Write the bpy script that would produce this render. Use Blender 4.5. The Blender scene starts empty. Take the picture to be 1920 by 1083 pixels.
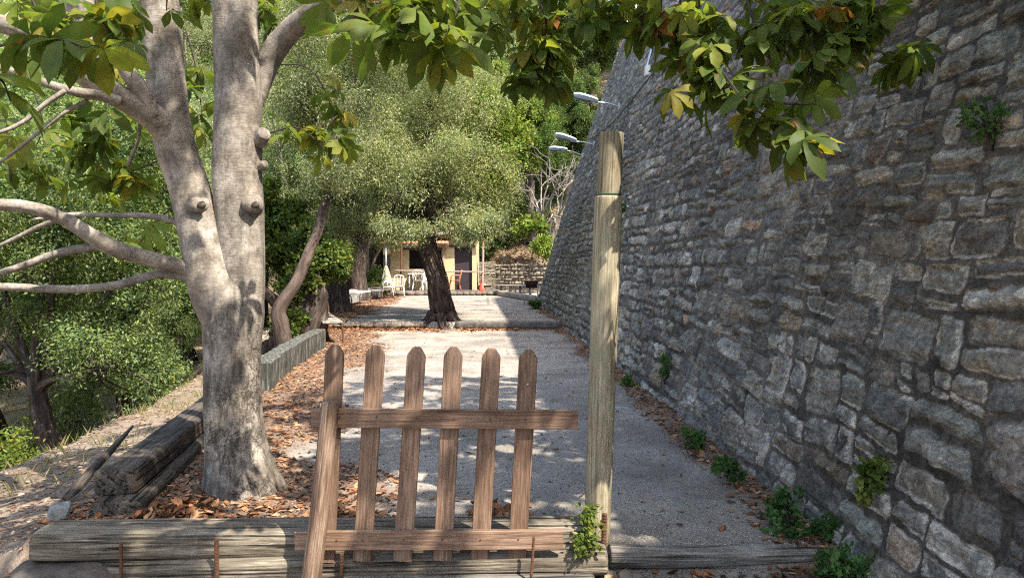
import bpy, math, random
import numpy as np
R = math.radians
scene = bpy.context.scene
C = scene.collection
# ------------------------------------------------------------------ camera
F = 1390.0; HX = 960.0; HY = 500.0; CAMZ = 1.5
cam_d = bpy.data.cameras.new("camera"); cam = bpy.data.objects.new("camera", cam_d); C.objects.link(cam)
cam_d.sensor_width = 36.0; cam_d.lens = 36.0 * F / 1920.0
cam_d.clip_start = 0.05; cam_d.clip_end = 2000
PITCH = math.atan((541.5 - HY) / F)
cam.location = (0, 0, CAMZ); cam.rotation_euler = (R(90) - PITCH, 0, 0)
scene.camera = cam
# ------------------------------------------------------------------ light
SUN = np.array([0.50, -0.50, 1.0]); SUN = SUN / np.linalg.norm(SUN)
SUN_EL = math.asin(SUN[2]); SUN_AZ = math.atan2(SUN[0], SUN[1])
w = bpy.data.worlds.new("World"); scene.world = w; w.use_nodes = True
nt = w.node_tree; bg = nt.nodes["Background"]
sky = nt.nodes.new("ShaderNodeTexSky"); sky.sky_type = 'NISHITA'; sky.sun_disc = False
sky.sun_elevation = SUN_EL; sky.sun_rotation = SUN_AZ
sky.air_density = 1.0; sky.dust_density = 2.0
nt.links.new(sky.outputs[0], bg.inputs[0]); bg.inputs[1].default_value = 0.15
sl = bpy.data.lights.new("sun", 'SUN'); sl.energy = 3.5; sl.angle = R(0.53); sl.color = (1.0, 0.93, 0.82)
so = bpy.data.objects.new("sun", sl); C.objects.link(so)
from mathutils import Vector, Matrix
so.rotation_euler = Vector(SUN).to_track_quat('Z', 'Y').to_euler(); so.location = (10, -12, 22)
scene.view_settings.view_transform = 'Standard'; scene.view_settings.look = 'None'
scene.view_settings.exposure = 1.95; scene.view_settings.gamma = 1.0
scene.render.engine = 'CYCLES'
scene.cycles.max_bounces = 7; scene.cycles.diffuse_bounces = 4; scene.cycles.transparent_max_bounces = 8
scene.cycles.use_denoising = False; scene.cycles.pixel_filter_type = 'BLACKMAN_HARRIS'; scene.cycles.filter_width = 1.15
scene.cycles.sample_clamp_indirect = 4.0

rng = np.random.default_rng(7); random.seed(7)

def at(px, py, d):
    """pixel of the 1920 px photograph -> world point at forward distance d (metres along +Y)"""
    cx = (px - 960) / F; cy = (541.5 - py) / F
    s, c = math.sin(PITCH), math.cos(PITCH)
    dy = c + cy * s; dz = -s + cy * c
    k = d / dy
    return np.array([cx * k, d, CAMZ + dz * k])

# ------------------------------------------------------------------ noise
def _h(ix, iy, iz, seed):
    h = (ix.astype(np.int64) * 374761393 + iy.astype(np.int64) * 668265263 + iz.astype(np.int64) * 2147483647 + seed * 974711) & 0xffffffff
    h = ((h ^ (h >> 13)) * 1274126177) & 0xffffffff
    h = (h ^ (h >> 16)) & 0xffffff
    return h / float(0xffffff)
def vnoise(x, y, z=None, seed=0):
    x = np.asarray(x, float); y = np.asarray(y, float)
    z = np.zeros_like(x) if z is None else np.asarray(z, float)
    x, y, z = np.broadcast_arrays(x, y, z)
    ix, iy, iz = np.floor(x), np.floor(y), np.floor(z)
    fx, fy, fz = x - ix, y - iy, z - iz
    fx = fx * fx * (3 - 2 * fx); fy = fy * fy * (3 - 2 * fy); fz = fz * fz * (3 - 2 * fz)
    r = 0
    for a in (0, 1):
        for b in (0, 1):
            for c in (0, 1):
                wgt = (fx if a else 1 - fx) * (fy if b else 1 - fy) * (fz if c else 1 - fz)
                r = r + wgt * _h(ix + a, iy + b, iz + c, seed)
    return r * 2 - 1
def fbm(x, y, z=None, seed=0, o=4):
    r = 0; a = .5; f = 1.0
    for i in range(o):
        r = r + a * vnoise(np.asarray(x) * f, np.asarray(y) * f, None if z is None else np.asarray(z) * f, seed + i * 17)
        a *= .5; f *= 2.03
    return r
def sstep(a, b, x):
    t = np.clip((x - a) / (b - a), 0, 1); return t * t * (3 - 2 * t)

# ------------------------------------------------------------------ mesh building
class MB:
    def __init__(s): s.V = []; s.F = []; s.C = []; s.U = []; s.n = 0
    def add(s, V, Fs, col=None, uvw=None):
        V = np.asarray(V, float).reshape(-1, 3)
        if len(V) == 0: return s
        if isinstance(Fs, np.ndarray): Fs = [Fs]
        if isinstance(Fs, list) and len(Fs) and not isinstance(Fs[0], np.ndarray):
            by = {}
            for f in Fs: by.setdefault(len(f), []).append(f)
            Fs = [np.array(v) for v in by.values()]
        for f in Fs: s.F.append(f.astype(np.int64) + s.n)
        if col is None: col = np.ones((len(V), 4))
        col = np.asarray(col, float)
        if col.ndim == 1: col = np.tile(np.append(col, 1.0)[:4], (len(V), 1))
        if col.shape[1] == 3: col = np.hstack([col, np.ones((len(V), 1))])
        s.C.append(col); s.U.append(V.copy() if uvw is None else np.asarray(uvw, float)); s.V.append(V); s.n += len(V)
        return s
    def build(s, name, mat, parent=None, smooth=True, origin=None):
        V = np.vstack(s.V)
        if parent is not None and origin is None: origin = parent['_o'] if '_o' in parent else (0, 0, 0)
        if origin is None: origin = (0, 0, 0)
        o3 = np.array([origin[0], origin[1], origin[2]], float)
        me = bpy.data.meshes.new(name)
        me.vertices.add(len(V)); me.vertices.foreach_set("co", (V - o3).astype(np.float32).ravel())
        tot = np.concatenate([np.full(len(f), f.shape[1]) for f in s.F])
        idx = np.concatenate([f.ravel() for f in s.F])
        me.loops.add(len(idx)); me.loops.foreach_set("vertex_index", idx.astype(np.int32))
        me.polygons.add(len(tot))
        st = np.concatenate([[0], np.cumsum(tot)[:-1]])
        me.polygons.foreach_set("loop_start", st.astype(np.int32)); me.polygons.foreach_set("loop_total", tot.astype(np.int32))
        me.polygons.foreach_set("use_smooth", np.full(len(tot), bool(smooth)))
        me.update(calc_edges=True)
        a = me.attributes.new("Col", 'FLOAT_COLOR', 'POINT'); a.data.foreach_set("color", np.vstack(s.C).astype(np.float32).ravel())
        u = me.attributes.new("uvw", 'FLOAT_VECTOR', 'POINT'); u.data.foreach_set("vector", np.vstack(s.U).astype(np.float32).ravel())
        me.materials.append(mat)
        ob = bpy.data.objects.new(name, me); C.objects.link(ob)
        if parent is not None: ob.parent = parent
        else: ob.location = tuple(o3)
        return ob

def thing(name, label, cat, loc, group=None):
    o = bpy.data.objects.new(name, None); C.objects.link(o); o.location = tuple(float(v) for v in loc)
    o.empty_display_size = .1
    o['_o'] = [float(v) for v in loc]; o['label'] = label; o['category'] = cat
    if group: o['group'] = group
    return o
def tag(o, label, cat, group=None):
    o['label'] = label; o['category'] = cat
    if group: o['group'] = group
    return o
def kind(o, k, label=None):
    o['kind'] = k
    if label: o['label'] = label
    return o

def norm(v):
    v = np.asarray(v, float); return v / (np.linalg.norm(v, axis=-1, keepdims=True) + 1e-12)
def catmull(P, seg):
    P = np.asarray(P, float); n = len(P)
    if n == 2:
        t = np.linspace(0, 1, seg + 1)[:, None]; return P[0] * (1 - t) + P[1] * t
    Q = np.vstack([2 * P[0] - P[1], P, 2 * P[-1] - P[-2]]); out = []
    for i in range(n - 1):
        p0, p1, p2, p3 = Q[i:i + 4]
        t = np.linspace(0, 1, seg, endpoint=False)[:, None]
        out.append(.5 * ((2 * p1) + (-p0 + p2) * t + (2 * p0 - 5 * p1 + 4 * p2 - p3) * t ** 2 + (-p0 + 3 * p1 - 3 * p2 + p3) * t ** 3))
    out.append(P[-1:]); return np.vstack(out)

def tube(mb, P, rad, ns=12, seg=6, disp=None, cap=True, col=None, n_sup=2.0, flat=1.0, up=None, off=0.0, bev=0.0):
    """swept tube; rad per control point; disp(theta, s, X)->radial factor; n_sup superellipse exponent; flat = vertical/horizontal ratio"""
    P = np.asarray(P, float); rad = np.broadcast_to(np.asarray(rad, float), (len(P),))
    Q = catmull(np.hstack([P, rad[:, None]]), seg)
    X = Q[:, :3]; r = np.maximum(Q[:, 3], 1e-4)
    if bev:
        d0 = norm(X[1] - X[0]); d1 = norm(X[-1] - X[-2]); b0 = bev * r[0]; b1 = bev * r[-1]
        X = np.vstack([X[0], X[0] + d0 * b0 * .3, X[0] + d0 * b0, X[1:-1], X[-1] - d1 * b1, X[-1] - d1 * b1 * .3, X[-1]])
        r = np.concatenate([[r[0] * (1 - bev), r[0] * (1 - bev * .3), r[0]], r[1:-1], [r[-1], r[-1] * (1 - bev * .3), r[-1] * (1 - bev)]])
    T = norm(np.gradient(X, axis=0))
    if bev: T[:3] = d0; T[-3:] = d1
    Nn = np.zeros_like(X)
    if up is not None:
        u = np.asarray(up, float); Nn = norm(u - (T @ u)[:, None] * T)
    else:
        a = np.array([0, 0, 1.]) if abs(T[0, 2]) < .9 else np.array([0, -1., 0])
        n0 = norm(a - np.dot(a, T[0]) * T[0]); Nn[0] = n0
        for i in range(1, len(X)):
            v = Nn[i - 1] - np.dot(Nn[i - 1], T[i]) * T[i]; Nn[i] = norm(v)
    B = np.cross(T, Nn)
    th = np.linspace(0, 2 * math.pi, ns, endpoint=False)
    ct, stt = np.cos(th), np.sin(th)
    e = n_sup
    shp = (np.abs(ct) ** e + np.abs(stt) ** e) ** (-1 / e)
    s = np.concatenate([[0], np.cumsum(np.linalg.norm(np.diff(X, axis=0), axis=1))]) + off
    TH, S = np.meshgrid(th, s)
    rr = r[:, None] * shp[None, :]
    if disp is not None: rr = rr * disp(TH, S, r[:, None] * np.ones_like(TH))
    V = X[:, None, :] + (rr * ct)[:, :, None] * Nn[:, None, :] * flat + (rr * stt)[:, :, None] * B[:, None, :]
    U = np.stack([S, rr * ct * flat, rr * stt], -1)
    m = len(X)
    i, j = np.meshgrid(np.arange(m - 1), np.arange(ns), indexing='ij')
    j2 = (j + 1) % ns
    Fq = np.stack([i * ns + j, (i + 1) * ns + j, (i + 1) * ns + j2, i * ns + j2], -1).reshape(-1, 4)
    Vv = V.reshape(-1, 3); Uu = U.reshape(-1, 3); Fs = [Fq]
    if cap:
        Vv = np.vstack([Vv, X[0], X[-1]]); Uu = np.vstack([Uu, [s[0], 0, 0], [s[-1], 0, 0]])
        k = np.arange(ns); k2 = (k + 1) % ns
        Fs.append(np.stack([np.full(ns, m * ns), k, k2], -1))
        Fs.append(np.stack([np.full(ns, m * ns + 1), (m - 1) * ns + k2, (m - 1) * ns + k], -1))
    mb.add(Vv, Fs, col, Uu)
    return mb

def box(mb, c, size, rz=0.0, col=None, ax=0, lean=None, bev=0.0):
    """box centred at c; ax = grain axis"""
    sx, sy, sz = [v / 2 for v in size]
    if bev <= 0: bev = min(sx, sy, sz) * .12
    b = bev; vs = []
    V = []; 
    for z, ins in ((-sz, b), (-sz + b, 0), (sz - b, 0), (sz, b)):
        for x, y in ((-sx + ins, -sy + b), (-sx + b, -sy + ins), (sx - b, -sy + ins), (sx - ins, -sy + b), (sx - ins, sy - b), (sx - b, sy - ins), (-sx + b, sy - ins), (-sx + ins, sy - b)):
            V.append((x, y, z))
    V = np.array(V); Fs = []
    for k in range(3):
        for i in range(8):
            j = (i + 1) % 8; Fs.append((k * 8 + i, k * 8 + j, (k + 1) * 8 + j, (k + 1) * 8 + i))
    Fs.append(tuple(range(7, -1, -1))); Fs.append(tuple(range(24, 32)))
    U = V[:, [ax, (ax + 1) % 3, (ax + 2) % 3]] + np.array([random.uniform(0, 50), 0, 0])
    if lean is not None: V = V @ np.asarray(lean).T
    cs, sn = math.cos(rz), math.sin(rz)
    W = np.stack([V[:, 0] * cs - V[:, 1] * sn, V[:, 0] * sn + V[:, 1] * cs, V[:, 2]], -1) + np.asarray(c, float)
    mb.add(W, Fs, col, U); return mb

# ------------------------------------------------------------------ materials
class M:
    def __init__(s, name, rough=.8, spec=.3):
        s.m = bpy.data.materials.new(name); s.m.use_nodes = True
        s.t = s.m.node_tree; s.b = s.t.nodes["Principled BSDF"]; s.out = s.t.nodes["Material Output"]
        s.b.inputs["Roughness"].default_value = rough; s.b.inputs["Specular IOR Level"].default_value = spec
    def n(s, typ, **kw):
        nd = s.t.nodes.new(typ)
        for k, v in kw.items():
            if k in ('operation', 'blend_type', 'data_type', 'attribute_name', 'feature', 'distance', 'noise_dimensions'): setattr(nd, k, v)
            else: nd.inputs[k].default_value = v
        return nd
    def l(s, a, b): s.t.links.new(a, b)
    def coord(s, which='uvw', scale=(1, 1, 1)):
        if which == 'obj':
            t = s.t.nodes.new("ShaderNodeTexCoord").outputs["Object"]
        else:
            a = s.n("ShaderNodeAttribute", attribute_name=which); t = a.outputs["Vector"]
        mp = s.t.nodes.new("ShaderNodeMapping"); mp.inputs["Scale"].default_value = scale; s.l(t, mp.inputs[0]); return mp.outputs[0]
    def noise(s, co, sc, det=5, rough=.6, dist=0.0):
        nd = s.n("ShaderNodeTexNoise"); nd.inputs["Scale"].default_value = sc; nd.inputs["Detail"].default_value = det
        nd.inputs["Roughness"].default_value = rough; nd.inputs["Distortion"].default_value = dist; s.l(co, nd.inputs["Vector"]); return nd.outputs["Fac"]
    def ramp(s, fac, stops):
        r = s.t.nodes.new("ShaderNodeValToRGB"); el = r.color_ramp.elements
        while len(el) < len(stops): el.new(.5)
        for e, (p, c) in zip(el, stops):
            e.position = p; e.color = (*c, 1) if len(c) == 3 else c
        s.l(fac, r.inputs[0]); return r.outputs[0]
    def mix(s, fac, a, b, mode='MIX'):
        nd = s.t.nodes.new("ShaderNodeMix"); nd.data_type = 'RGBA'; nd.blend_type = mode
        for v, k in ((fac, 0), (a, 6), (b, 7)):
            if hasattr(v, 'is_linked') or hasattr(v, 'links'): s.l(v, nd.inputs[k])
            else: nd.inputs[k].default_value = v if k == 0 else (*v, 1)
        return nd.outputs[2]
    def mth(s, op, a, b=0.0):
        nd = s.n("ShaderNodeMath", operation=op)
        for v, k in ((a, 0), (b, 1)):
            if hasattr(v, 'links'): s.l(v, nd.inputs[k])
            else: nd.inputs[k].default_value = v
        return nd.outputs[0]
    def bump(s, h, st=.5, dist=.01):
        b = s.n("ShaderNodeBump"); b.inputs["Strength"].default_value = st; b.inputs["Distance"].default_value = dist
        s.l(h, b.inputs["Height"]); s.l(b.outputs[0], s.b.inputs["Normal"]); s.bn = b.outputs[0]; return b
    def col(s, c): 
        if hasattr(c, 'links'): s.l(c, s.b.inputs["Base Color"])
        else: s.b.inputs["Base Color"].default_value = (*c, 1)

def wood(name, c1, c2, c3, crack=.5, rough=.85, st=.7, sc=1.0, patch=None):
    m = M(name, rough, .2)
    co = m.coord('uvw', (1.6 * sc, 26 * sc, 26 * sc))
    g = m.noise(co, 3.0, 8, .7, .3)
    g2 = m.noise(m.coord('uvw', (.8 * sc, 9 * sc, 9 * sc)), 1.6, 4, .6, .6)
    c = m.ramp(g, [(.34, c1), (.5, c2), (.66, c3)])
    c = m.mix(m.mth('MULTIPLY', g2, .7), c, m.ramp(g2, [(.3, c1), (.7, c3)]))
    cr = m.ramp(m.noise(m.coord('uvw', (.9 * sc, 34 * sc, 34 * sc)), 1.3, 3, .5, .4), [(.36, (.05, .05, .05)), (.44, (1, 1, 1))])
    c = m.mix(crack, c, m.mix(1.0, c, cr, 'MULTIPLY'))
    fg = m.noise(m.coord('uvw', (5 * sc, 110 * sc, 110 * sc)), 1.4, 4, .7)
    c = m.mix(.7, c, m.mix(1.0, c, m.ramp(fg, [(.38, (.6, .59, .58)), (.6, (1.3, 1.3, 1.3))]), 'MULTIPLY'))
    blot = m.ramp(m.noise(m.coord('uvw', (2, 6, 6)), 2.2, 5, .65), [(.35, (.55, .52, .48)), (.6, (1, 1, 1))])
    c = m.mix(.75, c, m.mix(1.0, c, blot, 'MULTIPLY'))
    if patch:
        pm = m.ramp(m.noise(m.coord('uvw', (3, 5, 5)), 1.7, 4, .6), [(.52, (0, 0, 0)), (.64, (1, 1, 1))])
        c = m.mix(m.mth('MULTIPLY', pm, .5), c, patch)
    oi = m.n("ShaderNodeObjectInfo"); c = m.mix(1.0, c, m.ramp(oi.outputs["Random"], [(0, (.78, .77, .76)), (1, (1.12, 1.13, 1.14))]), 'MULTIPLY')
    m.col(c)
    h = m.mth('ADD', g, m.mth('MULTIPLY', cr, .6)); m.bump(h, st, .006)
    return m.m

MAT = {}
MAT['sleeper'] = wood('weathered_timber', (.042, .032, .023), (.175, .145, .105), (.37, .325, .25), .9, .9, 1.0, patch=(.12, .105, .08))
MAT['oldsleeper'] = wood('dark_sleeper', (.022, .018, .014), (.07, .057, .045), (.17, .145, .115), .9, .95, 1.0)
MAT['driftwood'] = wood('grey_timber', (.06, .052, .045), (.18, .16, .135), (.33, .30, .26), .8, .9, 1.0)
MAT['gate'] = wood('stained_pine', (.12, .070, .045), (.225, .140, .093), (.32, .215, .152), .30, .7, .45)
MAT['stake'] = wood('rough_stake', (.10, .055, .035), (.20, .125, .085), (.38, .29, .22), .5, .8, .7)
MAT['pole'] = wood('tanalised_pole', (.17, .145, .09), (.34, .285, .185), (.47, .41, .29), .45, .75, .6, patch=(.25, .235, .15))
MAT['plank'] = wood('bench_plank', (.20, .18, .15), (.33, .30, .26), (.48, .45, .40), .5, .8, .5)
MAT['dark_wood'] = wood('dark_branch', (.03, .024, .018), (.07, .055, .045), (.14, .12, .10), .4, .9, .8)

def bark_chestnut():
    m = M('chestnut_bark', .8, .25)
    co = m.coord('uvw', (1, 1, 1))
    n1 = m.noise(co, 5.5, 6, .6)
    c = m.ramp(n1, [(.36, (.14, .12, .10)), (.5, (.225, .20, .172)), (.68, (.33, .30, .265))])
    rings = m.noise(m.coord('uvw', (50, 7, 7)), 1.7, 5, .65, 1.2)       # fine horizontal wrinkles
    c = m.mix(.45, c, m.mix(1.0, c, m.ramp(rings, [(.3, (.55, .5, .46)), (.55, (1.1, 1.08, 1.05))]), 'MULTIPLY'))
    vs = m.noise(m.coord('uvw', (1.3, 6, 6)), 1.4, 7, .75, 1.2)
    c = m.mix(.7, c, m.mix(1.0, c, m.ramp(vs, [(.34, (.5, .47, .44)), (.56, (1.1, 1.08, 1.05))]), 'MULTIPLY'))
    nf = m.noise(co, 48, 6, .8, .3)
    c = m.mix(.75, c, m.mix(1.0, c, m.ramp(nf, [(.38, (.62, .60, .58)), (.5, (1, 1, 1)), (.62, (1.35, 1.33, 1.3))]), 'MULTIPLY'))
    stn = m.noise(m.coord('uvw', (1.6, 3.2, 3.2)), 1.5, 6, .72, 1.5)
    c = m.mix(.85, c, m.mix(1.0, c, m.ramp(stn, [(.36, (.50, .47, .42)), (.50, (1, 1, 1)), (.62, (1.22, 1.2, 1.18))]), 'MULTIPLY'))
    pt = m.noise(m.coord('uvw', (4, 7, 7)), 1.6, 6, .7)
    c = m.mix(m.ramp(pt, [(.56, (0, 0, 0)), (.70, (.75, .75, .75))]), c, (.06, .046, .035))
    lich = m.noise(m.coord('uvw', (3, 5, 5)), 3.1, 5, .7)
    c = m.mix(m.ramp(lich, [(.58, (0, 0, 0)), (.68, (.45, .45, .45))]), c, (.17, .18, .13))
    # flaking plates low on the trunk: mask in alpha-like Col red
    a = m.n("ShaderNodeAttribute", attribute_name='Col')
    vo = m.n("ShaderNodeTexVoronoi", feature='DISTANCE_TO_EDGE'); vo.inputs["Scale"].default_value = 1.0
    wr = m.noise(m.coord('uvw', (1, 1, 1)), 14, 4, .7)
    cc = m.t.nodes.new("ShaderNodeVectorMath"); cc.operation = 'MULTIPLY_ADD'
    m.l(m.coord('uvw', (11, 20, 20)), cc.inputs[0]); cc.inputs[1].default_value = (1, 1, 1)
    cb = m.t.nodes.new("ShaderNodeCombineXYZ")
    for i in range(3): m.l(m.mth('MULTIPLY', wr, 4.5), cb.inputs[i])
    m.l(cb.outputs[0], cc.inputs[2]); m.l(cc.outputs[0], vo.inputs["Vector"])
    ed = m.ramp(vo.outputs["Distance"], [(.0, (0, 0, 0)), (.10, (1, 1, 1))])
    msk = m.mth('MULTIPLY', a.outputs["Fac"], m.ramp(m.noise(m.coord('uvw', (3, 5, 5)), 1.5, 4, .6), [(.44, (0, 0, 0)), (.55, (1, 1, 1))]))
    edm = m.mix(msk, (1, 1, 1), ed)
    c = m.mix(1.0, c, m.mix(.85, (1, 1, 1), edm), 'MULTIPLY')
    dk = m.ramp(m.noise(m.coord('uvw', (2.2, 8, 8)), 2.4, 6, .75), [(.5, (0, 0, 0)), (.58, (1, 1, 1))])
    c = m.mix(m.mth('MULTIPLY', m.mth('MULTIPLY', a.outputs["Fac"], dk), .7), c, (.05, .04, .03))
    m.col(c)
    h = m.mth('ADD', m.mth('MULTIPLY', rings, .5), m.mth('ADD', n1, m.mth('MULTIPLY', edm, .8)))
    m.bump(h, .6, .012); return m.m
MAT['bark'] = bark_chestnut()
def bark_rough(name, c1, c2, c3):
    m = M(name, .9, .15)
    n1 = m.noise(m.coord('uvw', (1.2, 9, 9)), 1.6, 8, .72, .8)
    n2 = m.noise(m.coord('uvw', (2, 3, 3)), 1.3, 5, .6)
    c = m.ramp(n1, [(.3, c1), (.5, c2), (.72, c3)])
    c = m.mix(.5, c, m.mix(1.0, c, m.ramp(n2, [(.35, (.35, .33, .3)), (.6, (1.1, 1.1, 1.1))]), 'MULTIPLY'))
    m.col(c); m.bump(n1, 1.0, .04); return m.m
MAT['olive_bark'] = bark_rough('olive_bark', (.016, .011, .009), (.062, .045, .038), (.21, .17, .145))
MAT['pine_bark'] = bark_rough('brown_bark', (.05, .038, .03), (.13, .10, .08), (.24, .20, .17))
MAT['mid_bark'] = bark_rough('reddish_bark', (.035, .024, .02), (.095, .068, .055), (.19, .145, .12))
MAT['pale_bark'] = bark_rough('pale_bark', (.13, .11, .09), (.25, .22, .19), (.40, .37, .33))

def leafmat(name, trans=.4, rough=.5, scorch=0.0, gloss=.35, var=.5, tint=(1.25, 1.35, .55)):
    m = M(name, rough, gloss)
    a = m.n("ShaderNodeAttribute", attribute_name='Col')
    c = a.outputs["Color"]
    nz = m.noise(m.coord('obj', (1, 1, 1)), 9, 3, .6)
    c = m.mix(var, c, m.mix(1.0, c, m.ramp(nz, [(.35, (.6, .65, .55)), (.65, (1.35, 1.3, 1.2))]), 'MULTIPLY'))
    if scorch:
        s2 = m.noise(m.coord('obj', (1, 1, 1)), 17, 5, .7)
        c = m.mix(m.ramp(s2, [(.60, (0, 0, 0)), (.66, (scorch,) * 3)]), c, (.22, .10, .03))
        s3 = m.noise(m.coord('obj', (1, 1, 1)), 5, 3, .6)
        c = m.mix(m.ramp(s3, [(.55, (0, 0, 0)), (.7, (.5,) * 3)]), c, (.20, .20, .02))
    m.col(c)
    tr = m.t.nodes.new("ShaderNodeBsdfTranslucent"); m.l(m.mix(1.0, c, tint, 'MULTIPLY'), tr.inputs[0])
    mx = m.t.nodes.new("ShaderNodeMixShader"); mx.inputs[0].default_value = trans
    m.l(m.b.outputs[0], mx.inputs[1]); m.l(tr.outputs[0], mx.inputs[2]); m.l(mx.outputs[0], m.out.inputs[0])
    return m.m
MAT['chestnut_leaf'] = leafmat('chestnut_leaf', .55, .55, .9, .25, .6, (1.2, 1.22, .62))
MAT['leaf'] = leafmat('small_leaf', .42, .8, 0, .1, .35)
MAT['litter'] = leafmat('dry_leaf', .15, .75, 0, .2, .6, (1.2, 1.0, .8))

def mat_wall():
    m = M('wall_stone', .85, .25)
    a = m.n("ShaderNodeAttribute", attribute_name='Col')
    c = a.outputs["Color"]; mo = a.outputs["Alpha"]        # alpha: 1 on stone, 0 on mortar
    co = m.coord('uvw', (1, 1, 1))
    n1 = m.noise(co, 11, 8, .7, .4)
    nf = m.noise(co, 42, 6, .8, .3)
    c = m.mix(.8, c, m.mix(1.0, c, m.ramp(nf, [(.36, (.5, .5, .5)), (.5, (1, 1, 1)), (.64, (1.65, 1.62, 1.55))]), 'MULTIPLY'))
    st = m.noise(m.coord('uvw', (14, 40, 60)), 1.3, 5, .65, 1.2)
    c = m.mix(.85, c, m.mix(1.0, c, m.ramp(n1, [(.3, (.38, .38, .40)), (.5, (1.05, 1.05, 1.05)), (.70, (2.1, 2.05, 1.95))]), 'MULTIPLY'))
    c = m.mix(.5, c, m.mix(1.0, c, m.ramp(st, [(.35, (.45, .45, .46)), (.6, (1.4, 1.37, 1.3))]), 'MULTIPLY'))
    big = m.noise(m.coord('uvw', (1, 1, 1)), .9, 5, .6)
    c = m.mix(.8, c, m.mix(1.0, c, m.ramp(big, [(.35, (.62, .60, .58)), (.6, (1.12, 1.1, 1.08))]), 'MULTIPLY'))
    sp = m.noise(co, 60, 3, .6)
    c = m.mix(m.ramp(sp, [(.66, (0, 0, 0)), (.74, (.55, .55, .55))]), c, (.38, .37, .34))
    strk = m.noise(m.coord('uvw', (9, 1, .5)), 1.5, 5, .65)
    c = m.mix(m.ramp(strk, [(.58, (0, 0, 0)), (.72, (.35,) * 3)]), c, (.32, .30, .275))
    ef = m.noise(co, 4.3, 5, .75)
    c = m.mix(m.ramp(ef, [(.60, (0, 0, 0)), (.72, (.4,) * 3)]), c, (.34, .33, .31))
    m.col(c)
    h = m.mth('ADD', m.mth('MULTIPLY', n1, 1.0), m.mth('MULTIPLY', st, .8)); h = m.mth('ADD', h, m.mth('MULTIPLY', nf, .6))
    m.bump(h, .9, .022); return m.m
MAT['wall'] = mat_wall()

def mat_ground():
    m = M('ground', .95, .1)
    a = m.n("ShaderNodeAttribute", attribute_name='Col'); c = a.outputs["Color"]
    co = m.coord('obj')
    n1 = m.noise(co, 70, 5, .75); n2 = m.noise(co, 1.3, 6, .65); n3 = m.noise(co, 14, 5, .7)
    vo = m.n("ShaderNodeTexVoronoi"); vo.inputs["Scale"].default_value = 75; m.l(co, vo.inputs["Vector"])
    c = m.mix(1.0, c, m.ramp(n1, [(.3, (.72, .72, .72)), (.5, (1, 1, 1)), (.7, (1.25, 1.24, 1.21))]), 'MULTIPLY')
    c = m.mix(.8, c, m.mix(1.0, c, m.ramp(n2, [(.38, (.62, .60, .58)), (.58, (1.18, 1.16, 1.13))]), 'MULTIPLY'))
    c = m.mix(.6, c, m.mix(1.0, c, m.ramp(vo.outputs["Color"], [(.2, (.75, .74, .73)), (.8, (1.2, 1.19, 1.17))]), 'MULTIPLY'))
    c = m.mix(m.ramp(n3, [(.6, (0, 0, 0)), (.72, (.35,) * 3)]), c, (.16, .11, .075))
    m.col(c)
    m.bump(m.mth('ADD', m.mth('ADD', n1, vo.outputs["Distance"]), n3), .5, .012); return m.m
MAT['ground'] = mat_ground()

def simple(name, c, rough=.6, spec=.4, metal=0.0, nsc=20, var=.35, bump=.2):
    m = M(name, rough, spec); m.b.inputs["Metallic"].default_value = metal
    n = m.noise(m.coord('obj'), nsc, 5, .65)
    m.col(m.mix(1.0, c, m.ramp(n, [(.3, (1 - var,) * 3), (.7, (1 + var * .6,) * 3)]), 'MULTIPLY'))
    m.bump(n, bump, .004); return m.m
MAT['concrete'] = simple('old_concrete', (.11, .10, .09), .9, .2, 0, 9, .6, .8)
def mat_streaky():
    m = M('streaked_concrete', .9, .2)
    n = m.noise(m.coord('obj', (15, 15, 1.2)), 1.8, 6, .7); n2 = m.noise(m.coord('obj'), 16, 5, .7)
    c = m.ramp(n, [(.42, (.035, .035, .03)), (.55, (.085, .085, .072)), (.66, (.28, .27, .24))])
    c = m.mix(.5, c, m.mix(1.0, c, m.ramp(n2, [(.3, (.5,) * 3), (.7, (1.4,) * 3)]), 'MULTIPLY'))
    m.col(c); m.bump(n2, .7, .012); return m.m
MAT['streaky'] = mat_streaky()
MAT['rust'] = simple('rusty_steel', (.13, .06, .035), .85, .3, .2, 60, .6, .8)
MAT['render'] = simple('ochre_render', (.52, .41, .24), .9, .2, 0, 6, .18, .3)
MAT['white'] = simple('white_plastic', (.78, .77, .74), .4, .5, 0, 12, .06, .05)
MAT['orange'] = simple('orange_plastic', (.42, .15, .07), .45, .5, 0, 12, .1, .05)
MAT['red'] = simple('red_plastic', (.62, .07, .04), .45, .5, 0, 12, .1, .05)
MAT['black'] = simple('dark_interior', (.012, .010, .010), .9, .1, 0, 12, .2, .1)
MAT['door'] = simple('dark_door', (.035, .025, .03), .6, .3, 0, 12, .2, .1)
MAT['tile'] = simple('roof_tile', (.42, .20, .13), .85, .2, 0, 14, .5, .6)
MAT['post'] = simple('faded_pink_paint', (.36, .25, .21), .7, .3, 0, 18, .3, .3)
MAT['lamp'] = simple('grey_lamp_shell', (.44, .50, .56), .38, .5, .2, 10, .08, .05)
MAT['lens'] = simple('lamp_lens', (.13, .14, .15), .15, .6, 0, 10, .05, .02)
MAT['steel'] = simple('galvanised_steel', (.38, .41, .44), .45, .5, .5, 10, .1, .05)
MAT['kerbstone'] = simple('kerb_stone', (.16, .13, .105), .9, .2, 0, 11, .6, 1.0)
MAT['darkstone'] = simple('dark_stone', (.09, .075, .062), .9, .2, 0, 11, .55, 1.0)
MAT['stone'] = simple('rough_stone', (.25, .235, .21), .9, .2, 0, 11, .55, 1.0)
MAT['fabric'] = simple('faded_canvas', (.30, .29, .22), .9, .1, 0, 10, .3, .3)
MAT['cable'] = simple('black_cable', (.05, .045, .045), .6, .3, 0, 10, .1, .1)
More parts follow.
